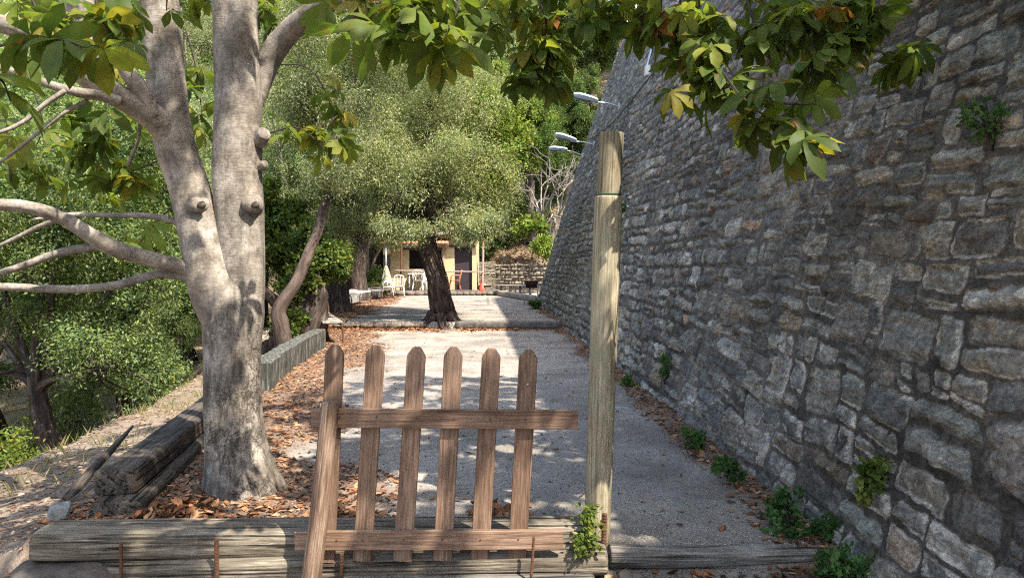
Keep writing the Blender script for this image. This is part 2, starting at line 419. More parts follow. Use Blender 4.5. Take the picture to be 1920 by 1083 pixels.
MAT['pink'] = simple('pink_render', (.55, .33, .25), .9, .2, 0, 5, .2, .2)
#=====SETTING=====
# ------------------------------------------------------------------ retaining wall: plan of its foot
YS = np.array([-3.0, 0.0, 2.4, 3.5, 5.5, 10.0, 14.0, 18.0, 22.0, 24.8, 26.2])
XS = np.array([1.80, 1.74, 1.68, 1.63, 1.57, 1.45, 1.27, 1.05, .86, .76, .86])
def wall_x(y): return np.interp(y, YS, XS)
def wall_h(y): return np.interp(y, [.9, 1.6, 3, 8, 12], [4.2, 6.0, 7.0, 8.5, 9.0])
BAT = .27
def left_edge(y): return np.interp(y, [3.4, 5.6, 8.0, 12.8, 16.5, 22, 31], [-2.45, -2.55, -2.75, -3.3, -4.6, -5.4, -5.5])

def ground_z(x, y, detail=True):
    x = np.asarray(x, float); y = np.asarray(y, float); x, y = np.broadcast_arrays(x, y)
    base = np.where(y < 3.68, 0.0, np.where(y < 16.6, .10 + .02 * sstep(3.6, 6, y), .27))
    base = base + .06 * sstep(-.9, -2.0, x) * (y > 3.68) * (y < 7)
    base = np.where(y > 31.9, .36, base)
    le = left_edge(y); dl = le - x
    # hillside to the left: bank, then the lower ground
    bank = np.where(dl > 0, -.05 - .16 * np.clip(dl, 0, 1.9) , 0)
    bank = bank - .75 * np.clip(dl - 1.9, 0, 1.8) - .12 * np.clip(dl - 3.7, 0, 12) - .3 * np.clip(dl - 15.7, 0, 25)
    z = np.where(dl > 0, np.minimum(base, .1) * sstep(.6, 0, dl) + bank + .0, base)
    z = z - .3 * sstep(-1.2, -2.6, x) * sstep(3.7, 3.0, y)
    # hillside behind the hut, right of it, and far ridges
    up = np.clip(y - 35.5 - .22 * np.clip(-x - 4, 0, 60), 0, 60) * .5
    upr = np.clip(y - 34.2, 0, 3) * .55 * sstep(-1.8, -.6, x) + .9 * sstep(34.1, 34.5, y) * sstep(-1.8, -1.0, x)
    z = z + np.maximum(up, upr)
    r = np.hypot(x, y)
    far = np.clip(r - 62, 0, 110) * .62 * sstep(2, -6, x) 
    z = np.maximum(z, far - 5) if np.ndim(z) else max(z, far - 5)
    # behind the retaining wall the ground is up at its top
    wx = wall_x(np.minimum(y, 26.2))
    H = wall_h(y) - .25
    inside = (x - wx - .75) / BAT
    zi = np.clip(inside, -50, H)
    m = (y < 25.6)
    z = np.where(m & (zi > z), zi, z)
    m2 = (y >= 25.6) & (x > 1.4)
    zr = np.clip((x - 1.4) * 1.6, 0, 8.5) 
    z = np.where(m2, np.maximum(z, zr * sstep(40, 26, y) + 0), z)
    if detail:
        onpath = (dl < 0) & (y < 32)
        amp = np.where(onpath, .012, .09 + .002 * r)
        z = z + fbm(x * .7, y * .7, seed=3) * amp + np.where(onpath, 0, fbm(x * .09, y * .09, seed=9) * np.clip((r - 25) * .08, 0, 3))
    return z

def gcol(x, y, z):
    """soil colour: gravel path, brown leaf mould, pale scree, dry grass"""
    n = fbm(x * .8, y * .8, seed=21); n2 = fbm(x * 2.6, y * 2.6, seed=5)
    gravel = np.array([.265, .24, .21]); mould = np.array([.15, .085, .05]); scree = np.array([.205, .17, .135]); grass = np.array([.23, .19, .09]); soil = np.array([.16, .12, .085])
    c = np.tile(gravel, (len(x), 1))
    le = left_edge(y); lit = litter_mask(x, y)[:, None]
    c = c * (1 - .75 * lit) + mould * .75 * lit
    dl = le - x; off = sstep(-.1, .15, dl)[:, None]
    oc = np.where((n[:, None] > .05), scree, soil * .6 + scree * .4)
    oc = oc * (1 - .8 * sstep(.0, .25, n2)[:, None] * sstep(3, 6, dl)[:, None]) + grass * .8 * sstep(.0, .25, n2)[:, None] * sstep(3, 6, dl)[:, None]
    c = c * (1 - off) + oc * off
    hill = sstep(33.5, 34.5, y)[:, None]
    c = c * (1 - hill) + (soil * .75 + grass * .15) * hill
    front = sstep(3.62, 3.5, y)[:, None] * (1 - off)
    c = c * (1 - .6 * front) + soil * .6 * front
    return c
def litter_mask(x, y):
    n = .35 * fbm(x * 1.3, y * 1.3, seed=33) * 2
    le = left_edge(y)
    xr = np.interp(y, [3.6, 4.6, 6, 9, 13, 16.5, 16.6, 24, 31], [-.2, -.9, -1.55, -1.9, -2.4, -2.9, -3.6, -4.2, -4.4])
    a = sstep(.25, -.25, x - xr - n * 1.1) * sstep(.1, -.05, le - x) * (y > 3.6)
    wx = wall_x(y)
    wid = np.interp(y, [3.4, 5, 10, 17], [.42, .32, .42, .3])
    b = sstep(0, .22, x - (wx - wid) - n * .35) * (y > 3.0) * (y < 24)
    c = sstep(.35, .1, np.abs(y - 16.25)) * (y < 16.62) * .9
    d = sstep(3.66, 3.3, y) * .85 * (x > -.2)
    return np.clip(np.maximum.reduce([a, b, c, d]), 0, 1)

def make_ground():
    xs = np.unique(np.round(np.concatenate([np.linspace(-230, -40, 26), np.linspace(-40, -14, 30), np.linspace(-14, -6, 60), np.arange(-6, 2.6, .055), np.linspace(2.6, 8, 26), np.linspace(8, 40, 20), np.linspace(40, 230, 16)]), 4))
    ys = np.unique(np.round(np.concatenate([np.linspace(-60, -4, 14), np.linspace(-4, 2.4, 14), [3.66, 3.70, 16.58, 16.63, 31.88, 31.93], 2.5 * np.exp(np.linspace(0, math.log(36 / 2.5), 260)), np.linspace(36, 80, 60), np.linspace(80, 300, 34)]), 4))
    X, Y = np.meshgrid(xs, ys); Z = ground_z(X, Y)
    V = np.stack([X, Y, Z], -1).reshape(-1, 3)
    nx = len(xs); i, j = np.meshgrid(np.arange(len(ys) - 1), np.arange(nx - 1), indexing='ij')
    Fq = np.stack([i * nx + j, i * nx + j + 1, (i + 1) * nx + j + 1, (i + 1) * nx + j], -1).reshape(-1, 4)
    mb = MB().add(V, Fq, gcol(V[:, 0], V[:, 1], V[:, 2]))
    g = mb.build('ground', MAT['ground']); kind(g, 'structure')
make_ground()

def stone_field(S, T, seed, hc=.20, wmin=.16, wmax=.46, joint=.014, big=None):
    """rubble masonry in (S,T): returns height, stone mask, cell random values (n,6), edge distance"""
    r = np.random.default_rng(seed)
    wS = S + .07 * fbm(S * 2.6, T * 2.6, seed=seed) + .009 * fbm(S * 16, T * 16, seed=seed + 3)
    wT = T + .06 * fbm(S * 1.7 + 9, T * 1.7, seed=seed + 1) + .009 * fbm(S * 15, T * 15, seed=seed + 5) + .05 * fbm(S * .6, T * .6, seed=seed + 8)
    tmax = wT.max() + .5; tmin = wT.min() - .5
    b = [tmin]
    while b[-1] < tmax: b.append(b[-1] + hc * r.uniform(.6, 1.7))
    b = np.array(b); row = np.clip(np.searchsorted(b, wT) - 1, 0, len(b) - 2)
    smin, smax = wS.min() - 1, wS.max() + 1
    D = np.full(S.shape, 0.0); CID = np.zeros(S.shape, np.int64)
    for k in range(len(b) - 1):
        m = row == k
        if not m.any(): continue
        h = b[k + 1] - b[k]
        sb = [smin + r.uniform(0, .3)]
        while sb[-1] < smax: sb.append(sb[-1] + r.uniform(wmin, wmax) * (h / hc) ** .6)
        sb = np.array(sb); n = len(sb)
        s = wS[m]; t = wT[m] - b[k]
        ci = np.clip(np.searchsorted(sb, s) - 1, 0, n - 2)
        wdt = sb[ci + 1] - sb[ci]; u = s - sb[ci]
        ru = r.random((n, 12))
        q = ru[ci]
        # optional split of a cell into two thin stones one above the other
        spl = (q[:, 0] < .22 + .5 * (h > .21)); cut = h * (.35 + .3 * q[:, 1])
        topp = spl & (t > cut)
        lo = np.where(topp, cut, 0); hi = np.where(spl & ~topp, cut, h)
        sid = ci * 2 + topp.astype(int)
        q2 = r.random((2 * n, 10))[sid]
        v = t - lo; hh = hi - lo
        vn = v / hh - .5; un = u / wdt - .5
        d1 = u - q2[:, 0] * .05 * (vn + .5); d2 = (wdt - u) - q2[:, 1] * .05 * (.5 - vn)
        d3 = v - q2[:, 2] * .035 * (un + .5); d4 = (hh - v) - q2[:, 3] * .035 * (.5 - un)
        dd = np.minimum(np.minimum(d1, d2), np.minimum(d3, d4))
        c = hh * .62
        for (a_, b_, qq) in ((d1, d3, 4), (d2, d3, 5), (d1, d4, 6), (d2, d4, 7)):
            dd = np.minimum(dd, (a_ + b_ - c * q2[:, qq] * .42) / 1.414)
        D[m] = dd - joint * (.35 + .8 * q2[:, 8]); CID[m] = k * 5000 + sid
    u_, inv = np.unique(CID, return_inverse=True)
    RV = r.random((len(u_), 8))[inv.reshape(S.shape)]
    return D, RV, wS, wT

def make_retaining_wall():
    # foot curve: along the path, then a rounded end turning away
    y1 = np.concatenate([np.linspace(-3, 2.3, 40), 2.3 * np.exp(np.linspace(0, math.log(24.8 / 2.3), 860))[1:]])
    P = np.stack([wall_x(y1), y1], -1)
    a = np.linspace(0, R(75), 60)[1:]; rr = 5.0
    P2 = np.stack([P[-1, 0] + rr * (1 - np.cos(a)), P[-1, 1] + rr * np.sin(a)], -1)
    e = P2[-1] + np.outer(np.linspace(.2, 8, 16), [math.sin(R(75)), math.cos(R(75))])
    P = np.vstack([P, P2, e])
    # smooth foot line
    for _ in range(6): P[1:-1] = .25 * P[:-2] + .5 * P[1:-1] + .25 * P[2:]
    T2 = norm(np.gradient(P, axis=0)); N2 = np.stack([-T2[:, 1], T2[:, 0]], -1)
    s = np.concatenate([[0], np.cumsum(np.linalg.norm(np.diff(P, axis=0), axis=1))])
    zr = np.concatenate([np.arange(0, 3.4, .0075), np.arange(3.4, 5, .014), np.linspace(5, 9.0, 120)])
    zr = np.concatenate([[-.6, -.3], zr])
    S, Z = np.meshgrid(s, zr); Yc = np.meshgrid(P[:, 1], zr)[0]; 
    H = wall_h(np.minimum(P[:, 1], 24.8)); HH = np.meshgrid(H, zr)[0]
    # where a column is higher than its top, squeeze rows onto the top edge
    top_cut = HH + .12 * fbm(S * 2.2, S * 0, seed=77)
    Zc = np.minimum(Z, top_cut)
    D, RV, wS, wT = stone_field(S, Zc, 101, hc=.17, wmin=.10, wmax=.42)
    mask = sstep(-.002, .006, D)
    dome = .7 * sstep(0, .012, D) + .3 * sstep(0, .05, D)
    rough = fbm(S * 9, Zc * 14, seed=41, o=4); strata = fbm(S * 7 + Zc * 5, Zc * 48 + S * 16 * (RV[..., 2] - .5), seed=43, o=3)
    tilt = 1.0; fac1 = np.abs(fbm(S * 3.3 + RV[..., 0] * 40, Zc * 4.1, seed=12, o=2)); fac2 = np.abs(fbm(S * 6.1 + RV[..., 1] * 40, Zc * 7.5, seed=13, o=2))
    prot = (.020 + .034 * RV[..., 1]) * dome + mask * (rough * .030 + strata * .018 * (RV[..., 3] > .25)) - mask * (fac1 * .055 + fac2 * .025)
    rub = RV[..., 6] > .94
    prot = prot + mask * rub * fbm(S * 26, Zc * 26, seed=47, o=3) * .025
    mort = (1 - mask) * (fbm(S * 22, Zc * 22, seed=44) * .010 + .010 * fbm(S * 3, Zc * 3, seed=45))
    disp = prot + mort
    # weep holes: narrow upright slots
    for (s0, z0) in ((7.65, 1.23), (9.9, .72), (15.2, 1.4), (6.9, .5)):
        hole = (np.abs(S - s0) < .035) & (np.abs(Zc - z0) < .11)
        disp = np.where(hole, -.16, disp)
    back = BAT * Zc + .006 * Zc ** 2
    X = P[:, 0][None, :] + N2[:, 0][None, :] * (disp - back); Y = P[:, 1][None, :] + N2[:, 1][None, :] * (disp - back)
    V = np.stack([X, Y, Zc], -1)
    # colours
    pal = np.array([1.22, 1.18, 1.10]) * np.array([[.155, .157, .152], [.185, .185, .172], [.125, .130, .133], [.162, .172, .162], [.205, .192, .170], [.135, .130, .126]])
    ci = (RV[..., 2] * len(pal)).astype(int) % len(pal)
    col = pal[ci] * (.70 + .62 * RV[..., 3:4])
    reddish = (RV[..., 4] > .93)[..., None]; col = np.where(reddish, col * np.array([1.25, 1.0, .85]), col)
    pale = ((RV[..., 5] > .95) | rub)[..., None]; col = np.where(pale, np.array([.38, .365, .33]) * (.7 + .6 * (rough[..., None] + .3)), col)
    mcol = np.array([.130, .118, .102]) * (1 + .5 * fbm(S * 6, Zc * 6, seed=51)[..., None])
    fallen = sstep(.08, .3, fbm(S * .8, Zc * .8, seed=52))[..., None]        # flushed pointing, paler grey
    mcol = mcol * (1 - fallen) + np.array([.205, .185, .16]) * fallen
    col = mcol * (1 - mask[..., None]) + col * mask[..., None]
    dark_joint = (sstep(.0, -.008, D) * sstep(-.15, .15, fbm(S * 1.1, Zc * 1.1, seed=58)))[..., None]
    col = col * (1 - .50 * dark_joint)
    # pale lime outlines round some of the stones, mostly low and near
    line = sstep(.010, .004, np.abs(D - .002)) * (RV[..., 7] > .40) * sstep(9.6, 7.8, S) * sstep(3.2, 2.0, Zc) * sstep(-.45, -.15, fbm(S * 7, Zc * 7, seed=54))
    col = col * (1 - .8 * line[..., None]) + np.array([.50, .47, .42]) * .8 * line[..., None]
    disp2 = line * .006
    V = V + np.stack([N2[:, 0][None, :] * disp2, N2[:, 1][None, :] * disp2, 0 * disp2], -1)
    colA = np.concatenate([np.clip(col, 0.01, .9), mask[..., None]], -1)
    nr, ns = S.shape
    # top: two more rows going back
    topv = V[-1]; t1 = topv + np.stack([-N2[:, 0] * .45, -N2[:, 1] * .45, np.full(ns, .03)], -1); t2 = t1 + np.array([0, 0, -.9])
    V = np.concatenate([V, t1[None], t2[None]], 0); colA = np.concatenate([colA, colA[-1:], colA[-1:]], 0)
    U = np.concatenate([np.stack([S, Zc, disp], -1), np.stack([s, t1[:, 2] + .45, 0 * s], -1)[None], np.stack([s, t1[:, 2] + 1.3, 0 * s], -1)[None]], 0)
    nr += 2
    i, j = np.meshgrid(np.arange(nr - 1), np.arange(ns - 1), indexing='ij')
    Fq = np.stack([i * ns + j, (i + 1) * ns + j, (i + 1) * ns + j + 1, i * ns + j + 1], -1).reshape(-1, 4)
    o = MB().add(V.reshape(-1, 3), Fq, colA.reshape(-1, 4), U.reshape(-1, 3)).build('retaining_wall', MAT['wall'])
    tag(o, 'tall battered grey stone retaining wall rising along the right side of the path', 'wall')
make_retaining_wall()
def wpt(y, z, out=0.0):
    """point on the wall face"""
    return np.array([float(wall_x(y)) + BAT * z + .006 * z * z - out, y, z])

# low streaked concrete wall at the left edge of the path
def slab_wall(name, pts, z0, z1, th, mat, label, cat, group=None, rough=.012, seg=40, seed=0, cuts=8):
    P = catmull(np.array(pts, float), seg); T = norm(np.gradient(P, axis=0)); N = np.stack([-T[:, 1], T[:, 0]], -1)
    prof = []
    for k in np.linspace(0, 1, cuts + 1): prof.append((-th / 2, z0 + (z1 - z0) * k))
    prof += [(-th / 2 + .02, z1 + .012), (0, z1 + .015), (th / 2 - .02, z1 + .012)]
    for k in np.linspace(1, 0, cuts + 1): prof.append((th / 2, z0 + (z1 - z0) * k))
    pr = np.array(prof); n = len(pr); m = len(P)
    V = np.zeros((m, n, 3)); V[..., :2] = P[:, None, :] + N[:, None, :] * pr[None, :, :1]; V[..., 2] = pr[:, 1]
    d = rough * fbm(V[..., 0] * 6, V[..., 1] * 6, V[..., 2] * 6, seed=seed)
    V[..., 0] += N[:, None, 0] * d; V[..., 1] += N[:, None, 1] * d; V[..., 2] += d
    i, j = np.meshgrid(np.arange(m - 1), np.arange(n - 1), indexing='ij')
    Fq = np.stack([i * n + j, (i + 1) * n + j, (i + 1) * n + j + 1, i * n + j + 1], -1).reshape(-1, 4)
    mb = MB().add(V.reshape(-1, 3), [Fq, np.array([list(range(n))[::-1]]), np.array([[(m - 1) * n + k for k in range(n)]])])
    o = mb.build(name, mat, smooth=False, origin=(P[0, 0], P[0, 1], z0)); return tag(o, label, cat, group)
slab_wall('low_wall', [(-2.79, 8.2), (-2.98, 9.3), (-3.12, 10.5), (-3.24, 11.6), (-3.31, 12.7)], -.4, .42, .22, MAT['streaky'],
          'low concrete wall streaked with lichen behind the big pale tree trunk', 'wall', rough=.02, seed=4)
slab_wall('low_wall', [(-5.1, 17.6), (-5.45, 21), (-5.6, 25), (-5.5, 30.5)], -.4, .66, .3, MAT['stone'],
          'low rough stone wall at the far left edge of the upper terrace', 'wall', rough=.09, seed=6)
#=====STEP=====
# kerb of rough stones and the concrete lip of the step
def rock(mb, c, r, seed, sq=.75, n=10, col=None, sz=(1, 1, 1)):
    th, ph = np.meshgrid(np.linspace(0, 2 * math.pi, n * 2, endpoint=False), np.linspace(.02, math.pi - .02, n))
    d = np.stack([np.cos(th) * np.sin(ph), np.sin(th) * np.sin(ph), np.cos(ph)], -1)
    e = (np.abs(d) ** 3).sum(-1) ** (-1 / 3)
    k = e * (1 + .28 * fbm(d[..., 0] * 1.7 + seed, d[..., 1] * 1.7, d[..., 2] * 1.7, seed=seed, o=3))
    V = (d * k[..., None] * r * np.array([sz[0], sz[1], sq * sz[2]])).reshape(-1, 3) + np.asarray(c)
    m, w_ = th.shape
    i, j = np.meshgrid(np.arange(m - 1), np.arange(w_), indexing='ij'); j2 = (j + 1) % w_
    Fq = np.stack([i * w_ + j, (i + 1) * w_ + j, (i + 1) * w_ + j2, i * w_ + j2], -1).reshape(-1, 4)
    mb.add(V, Fq, col)
r0 = np.random.default_rng(5); mb = MB(); x = -4.3
while x < -2.1:
    wd = r0.uniform(.16, .34); rock(mb, (x + wd / 2, 16.55 + r0.uniform(-.03, .03), .19), wd * .56, int(r0.integers(999)), .55, 7, sz=(1, .7, .75)); x += wd
tag(mb.build('stone_kerb', MAT['kerbstone'], origin=(-3.2, 16.5, .1)), 'row of rough kerb stones forming the step left of the olive trunk', 'kerb')
mb = MB(); tube(mb, [(-1.25, 16.56, .20), (-.1, 16.54, .205), (1.12, 16.56, .20)], .08, 20, 14, lambda t, s, r: 1 + .05 * fbm(s * 5, t * 2, seed=3), n_sup=7, up=(0, 0, 1), flat=1.0)
tag(mb.build('step_beam', MAT['concrete'], origin=(0, 16.55, .2)), 'long concrete beam edging the step right of the olive trunk', 'step')

# timbers -----------------------------------------------------------------
def timber(name, P, w, h, mat, label, cat, group, seed, parts_parent=None, crack=.11, sup=6, ns=64, seg=26, endr=None):
    P = np.asarray(P, float)
    def dsp(t, s, r):
        g = np.zeros_like(t)
        for k in range(7):
            rr_ = np.random.default_rng(seed * 31 + k); a0 = rr_.uniform(0, 6.28); amp = rr_.uniform(.4, 1) * crack
            dlt = np.angle(np.exp(1j * (t - a0 - .10 * fbm(s * 1.5 + k, s * 0, seed=seed + k))))
            g -= amp * np.exp(-(dlt / .035) ** 2) * sstep(-.2, .3, fbm(s * 1.2 + 7 * k, s * 0 + 3, seed=seed))
        return 1 + g + .07 * fbm(s * 1.8, np.cos(t) * 1.5, np.sin(t) * 1.5, seed=seed) + .035 * fbm(s * 4, np.cos(t) * 9, np.sin(t) * 9, seed=seed + 4)
    mb = MB(); L = len(P)
    tube(mb, P, w / 2, ns, max(seg, int(np.linalg.norm(P[-1] - P[0]) / .03 / (L - 1))), dsp, n_sup=sup, flat=h / w, up=(0, 0, 1), bev=.14)
    o = mb.build(name, mat, origin=tuple(P[0])); return tag(o, label, cat, group)
TG = 'old timbers edging the path behind the gate'
# front stack: upper, lower, lowest
pA0, pA1 = at(82, 1012, 3.66), at(1094, 1004, 3.70)
timber('timber_beam', [pA0, (pA0 + pA1) / 2 + np.array([0, .02, -.005]), pA1], .27, .155, MAT['sleeper'], 'long weathered timber lying on top of the front stack behind the gate', 'timber', TG, 3, sup=3.4, crack=.16)
pB0, pB1 = at(196, 1062, 3.64), at(1136, 1044, 3.60)
timber('timber_beam', [pB0, (pB0 + pB1) / 2, pB1], .25, .12, MAT['sleeper'], 'second timber down in the front stack, with its right end near the round pole', 'timber', TG, 8, sup=3.4, crack=.16)
pC0, pC1 = at(640, 1094, 3.50), at(1112, 1084, 3.52)
timber('timber_beam', [pC0, pC1], .20, .085, MAT['driftwood'], 'pale lowest timber at the bottom edge below the gate', 'timber', TG, 12, sup=3.4, crack=.15)
# right log
def logd(seed):
    return lambda t, s, r: 1 + .16 * fbm(s * 2.0, np.cos(t) * 1.2, np.sin(t) * 1.2, seed=seed) + .09 * fbm(s * 2.5, np.cos(t) * 7, np.sin(t) * 7, seed=seed + 1) - .25 * np.exp(-(((t - 3.6) / .25) ** 2 + ((s - .17) / .03) ** 2))
mb = MB(); l0, l1 = at(1142, 1040, 3.66), at(1562, 1037, 3.72)
tube(mb, [l0, l0 * .7 + l1 * .3 + [0, 0, -.01], l0 * .3 + l1 * .7, l1], [.062, .060, .055, .046], 48, 24, logd(5), up=(0, 0, 1), flat=.85)
tag(mb.build('driftwood_log', MAT['driftwood'], origin=tuple(l0)), 'grey barkless log lying across the path right of the round pole', 'log')
mb = MB(); l0, l1 = at(1545, 1035, 3.86), at(1660, 1022, 3.9)
tube(mb, [l0, l1], [.05, .04], 24, 12, logd(9), up=(0, 0, 1), flat=.8)
tag(mb.build('driftwood_log', MAT['dark_wood'], origin=tuple(l0)), 'short dark log end between the grey log and the stone wall', 'log')
# sleepers on the left
SG = 'railway sleepers stacked beside the big tree'
timber('railway_sleeper', [(-2.14, 3.96, .15), (-2.30, 4.9, .15), (-2.72, 7.2, .15)], .27, .17, MAT['oldsleeper'], 'lower sleeper of the left stack, beside the big trunk', 'sleeper', SG, 21, sup=8)
timber('railway_sleeper', [(-2.20, 4.07, .305), (-2.34, 4.9, .30), (-2.70, 7.0, .30)], .22, .14, MAT['oldsleeper'], 'upper sleeper of the left stack with dappled light on top', 'sleeper', SG, 22, sup=8)
timber('railway_sleeper', [(-2.44, 4.1, .10), (-2.68, 5.6, .12)], .16, .15, MAT['oldsleeper'], 'outer sleeper lying lower on the bank side of the left stack', 'sleeper', SG, 23, sup=6)
mb = MB(); tube(mb, [(-2.70, 4.45, .08), (-2.78, 4.8, .13), (-2.92, 5.4, .18), (-2.96, 5.75, .26)], [.035, .03, .022, .010], 14, 10, logd(14))
tube(mb, [(-2.92, 5.4, .18), (-2.84, 5.5, .30)], [.016, .006], 8, 6)
tag(mb.build('fallen_branch', MAT['dark_wood'], origin=(-2.62, 4.25, .1)), 'dark dead branch lying on the bank outside the sleepers', 'branch')
mb = MB(); box(mb, at(108, 966, 3.9), (.10, .07, .12), rz=.5, lean=[[1, 0, .3], [0, 1, .1], [0, .15, 1]], bev=.012)
tag(mb.build('concrete_lump', simple('pale_cement', (.22, .22, .205), .9, .2, 0, 30, .5, 1.0), smooth=False), 'small pale cement block at the left end of the sleepers', 'block')
mb = MB(); rock(mb, at(140, 1085, 3.62), .24, 55, .45, 16, sz=(1.1, .8, 1))
tag(mb.build('boulder', MAT['darkstone']), 'dark rounded boulder under the left end of the front timber', 'boulder')
mb = MB(); rock(mb, (1.08, 7.2, .11), .13, 91, .18, 12, sz=(1.3, .9, 1))
tag(mb.build('flat_stone', MAT['stone']), 'flat pale stone set in the path near the wall', 'stone')
for k, (a_, b_, d_, r_) in enumerate(((1173, 1074, 3.52, .035), (1196, 1078, 3.50, .028), (1290, 1078, 3.5, .022))):
    mb = MB(); p = at(a_, b_, d_); rock(mb, (p[0], p[1], .02), r_, 60 + k, .7, 8)
    tag(mb.build('small_stone', MAT['kerbstone']), ['larger pale pebble among leaves right of the pole foot', 'smaller pale pebble beside the larger one near the pole foot', 'little grey pebble in front of the grey log'][k], 'stone')
#=====GATE=====
# ------------------------------------------------------------------ picket gate
GY = 3.50
gate = thing('picket_gate', 'brown wooden picket gate with six pointed pales, leaning on the timbers', 'gate', (at(815, 1053, GY)[0], GY, 0))
tops = [(627.5, 646), (704.5, 646), (781.5, 650), (850.5, 650), (922, 652), (991.5, 655)]
bots = [(609.5, 1055), (678.5, 1053), (754.5, 1053), (829.5, 1052), (899.5, 1050), (969.5, 1050)]
MX = MAT['gate']
def plate(mb, poly, y0, th, uax, bev=.004):
    """extrude a (x,z) outline along +Y with a small bevel; grain along uax"""
    poly = np.asarray(poly, float); n = len(poly); c = poly.mean(0)
    nxt = np.roll(poly, -1, 0); prv = np.roll(poly, 1, 0)
    e1 = norm(poly - prv); e2 = norm(nxt - poly)
    nr = norm(np.stack([e1[:, 1] + e2[:, 1], -(e1[:, 0] + e2[:, 0])], -1))
    if ((poly - c) * nr).sum() < 0: nr = -nr
    ins = poly - nr * bev
    rings = [(ins, y0), (poly, y0 + bev), (poly, y0 + th - bev), (ins, y0 + th)]
    V = np.vstack([np.stack([p[:, 0], np.full(n, y), p[:, 1]], -1) for p, y in rings]); Fs = []
    for k in range(3):
        for i in range(n): j = (i + 1) % n; Fs.append((k * n + i, k * n + j, (k + 1) * n + j, (k + 1) * n + i))
    Fs.append(tuple(range(n))[::-1]); Fs.append(tuple(range(3 * n, 4 * n)))
    d = np.asarray(uax, float); d = d / np.linalg.norm(d)
    U = np.stack([V[:, 0] * d[0] + V[:, 2] * d[1] + random.uniform(0, 40), V[:, 0] * -d[1] + V[:, 2] * d[0] + random.uniform(0, 9), V[:, 1]], -1)
    mb.add(V, Fs, None, U)
for (tx, ty), (bx, by) in zip(tops, bots):
    t = at(tx, ty, GY); b = at(bx, by, GY); t = t[[0, 2]]; b = b[[0, 2]]
    d = t - b; L = np.linalg.norm(d); d /= L; nn = np.array([d[1], -d[0]]); hw = .0445
    prof = [(-hw, 0), (hw, 0), (hw, L - .05), (hw * .93, L - .036), (hw * .5, L - .008), (hw * .3, L), (-hw * .3, L), (-hw * .5, L - .008), (-hw * .93, L - .036), (-hw, L - .05)]
    poly = [b + nn * x + d * y for x, y in prof]
    mb = MB(); plate(mb, poly, GY, .02, d); mb.build('pale', MX, gate, smooth=False)
def rail(pl, pr, hh, y):
    l = at(*pl, y)[[0, 2]]; r = at(*pr, y)[[0, 2]]; d = norm(r - l); u = np.array([-d[1], d[0]])
    poly = [l - u * hh, r - u * hh, r + u * hh, l + u * hh]
    mb = MB(); plate(mb, poly, y, .028, d, .003); return mb.build('rail', MX, gate, smooth=False)
ra = rail((583, 784), (1084, 787), .0445, GY - .030); rb = rail((552, 1014), (1056, 1012), .0445, GY - .030)
ra.name = 'rail'
for (cx, cy, lab) in ((637, 780, 0), (706, 781, 0), (782, 783, 0), (851, 785, 0), (919, 786, 0), (985, 786, 0), (631, 1012, 0), (680, 1012, 0), (757, 1011, 0), (829, 1011, 0), (901, 1011, 0), (972, 1010, 0)):
    p = at(cx, cy, GY - .031); mb = MB(); tube(mb, [p, p + np.array([0, -.003, 0])], [.0045, .003], 8, 1); mb.build('screw_head', MAT['rust'], gate)
p = at(990, 720, GY - .002); mb = MB(); tube(mb, [p, p + np.array([0, -.006, 0])], [.007, .005], 10, 1); mb.build('bolt', MAT['steel'], gate)
# brown stake that holds the gate
mb = MB(); a_, b_ = at(620, 752, 3.40), at(578, 1130, 3.36)
tube(mb, [b_, b_ * .5 + a_ * .5 + [.004, 0, 0], a_], [.047, .043, .040], 28, 22, bev=.12, disp= lambda t, s, r: 1 + .05 * fbm(s * 5, np.cos(t) * 3, np.sin(t) * 3, seed=8) + .03 * fbm(s * 9, np.cos(t) * 8, np.sin(t) * 8, seed=9))
tag(mb.build('gate_stake', MAT['stake'], origin=tuple(b_)), 'round brown wooden stake in front of the left end of the picket gate', 'post')
# tall round pole in two pieces
pole = thing('round_pole', 'tall pale round pole with a narrower top piece, right of the gate', 'pole', (at(1119, 1005, 3.76)[0], 3.76, .05))
dp = lambda sd: (lambda t, s, r: 1 + .015 * fbm(s * 2, np.cos(t), np.sin(t), seed=sd) - .07 * np.exp(-(np.angle(np.exp(1j * (t - 4.1 - .10 * fbm(s * 1.6, s * 0, seed=sd)))) / .045) ** 2) * sstep(.25, .6, s) * sstep(-.5, .1, fbm(s * 2, s * 0 + 5, seed=sd)) - .04 * np.exp(-(np.angle(np.exp(1j * (t - 3.2 - .08 * fbm(s * 2.2, s * 0, seed=sd + 5)))) / .03) ** 2) * sstep(.0, .3, fbm(s * 1.7, s * 0 + 9, seed=sd)))
b_, m_, t_ = at(1118, 1035, 3.76), at(1141, 368, 3.76), at(1147.5, 249, 3.76)
mb = MB(); tube(mb, [b_, b_ * .5 + m_ * .5, m_], [.066, .069, .070], 64, 50, dp(2), bev=.1); mb.build('lower_shaft', MAT['pole'], pole)
mb = MB(); tube(mb, [m_ - [0, 0, .05], t_], [.060, .060], 48, 24, dp(6), off=3, bev=.08); mb.build('upper_shaft', MAT['pole'], pole)
mb = MB(); c0 = m_ + np.array([0, 0, .008])
ring = [c0 + .0635 * np.array([math.cos(a), math.sin(a), 0]) for a in np.linspace(0, 2 * math.pi, 20)]
tube(mb, ring, .004, 6, 2, cap=False); mb.build('wire_band', simple('green_wire', (.05, .09, .05), .6), pole)
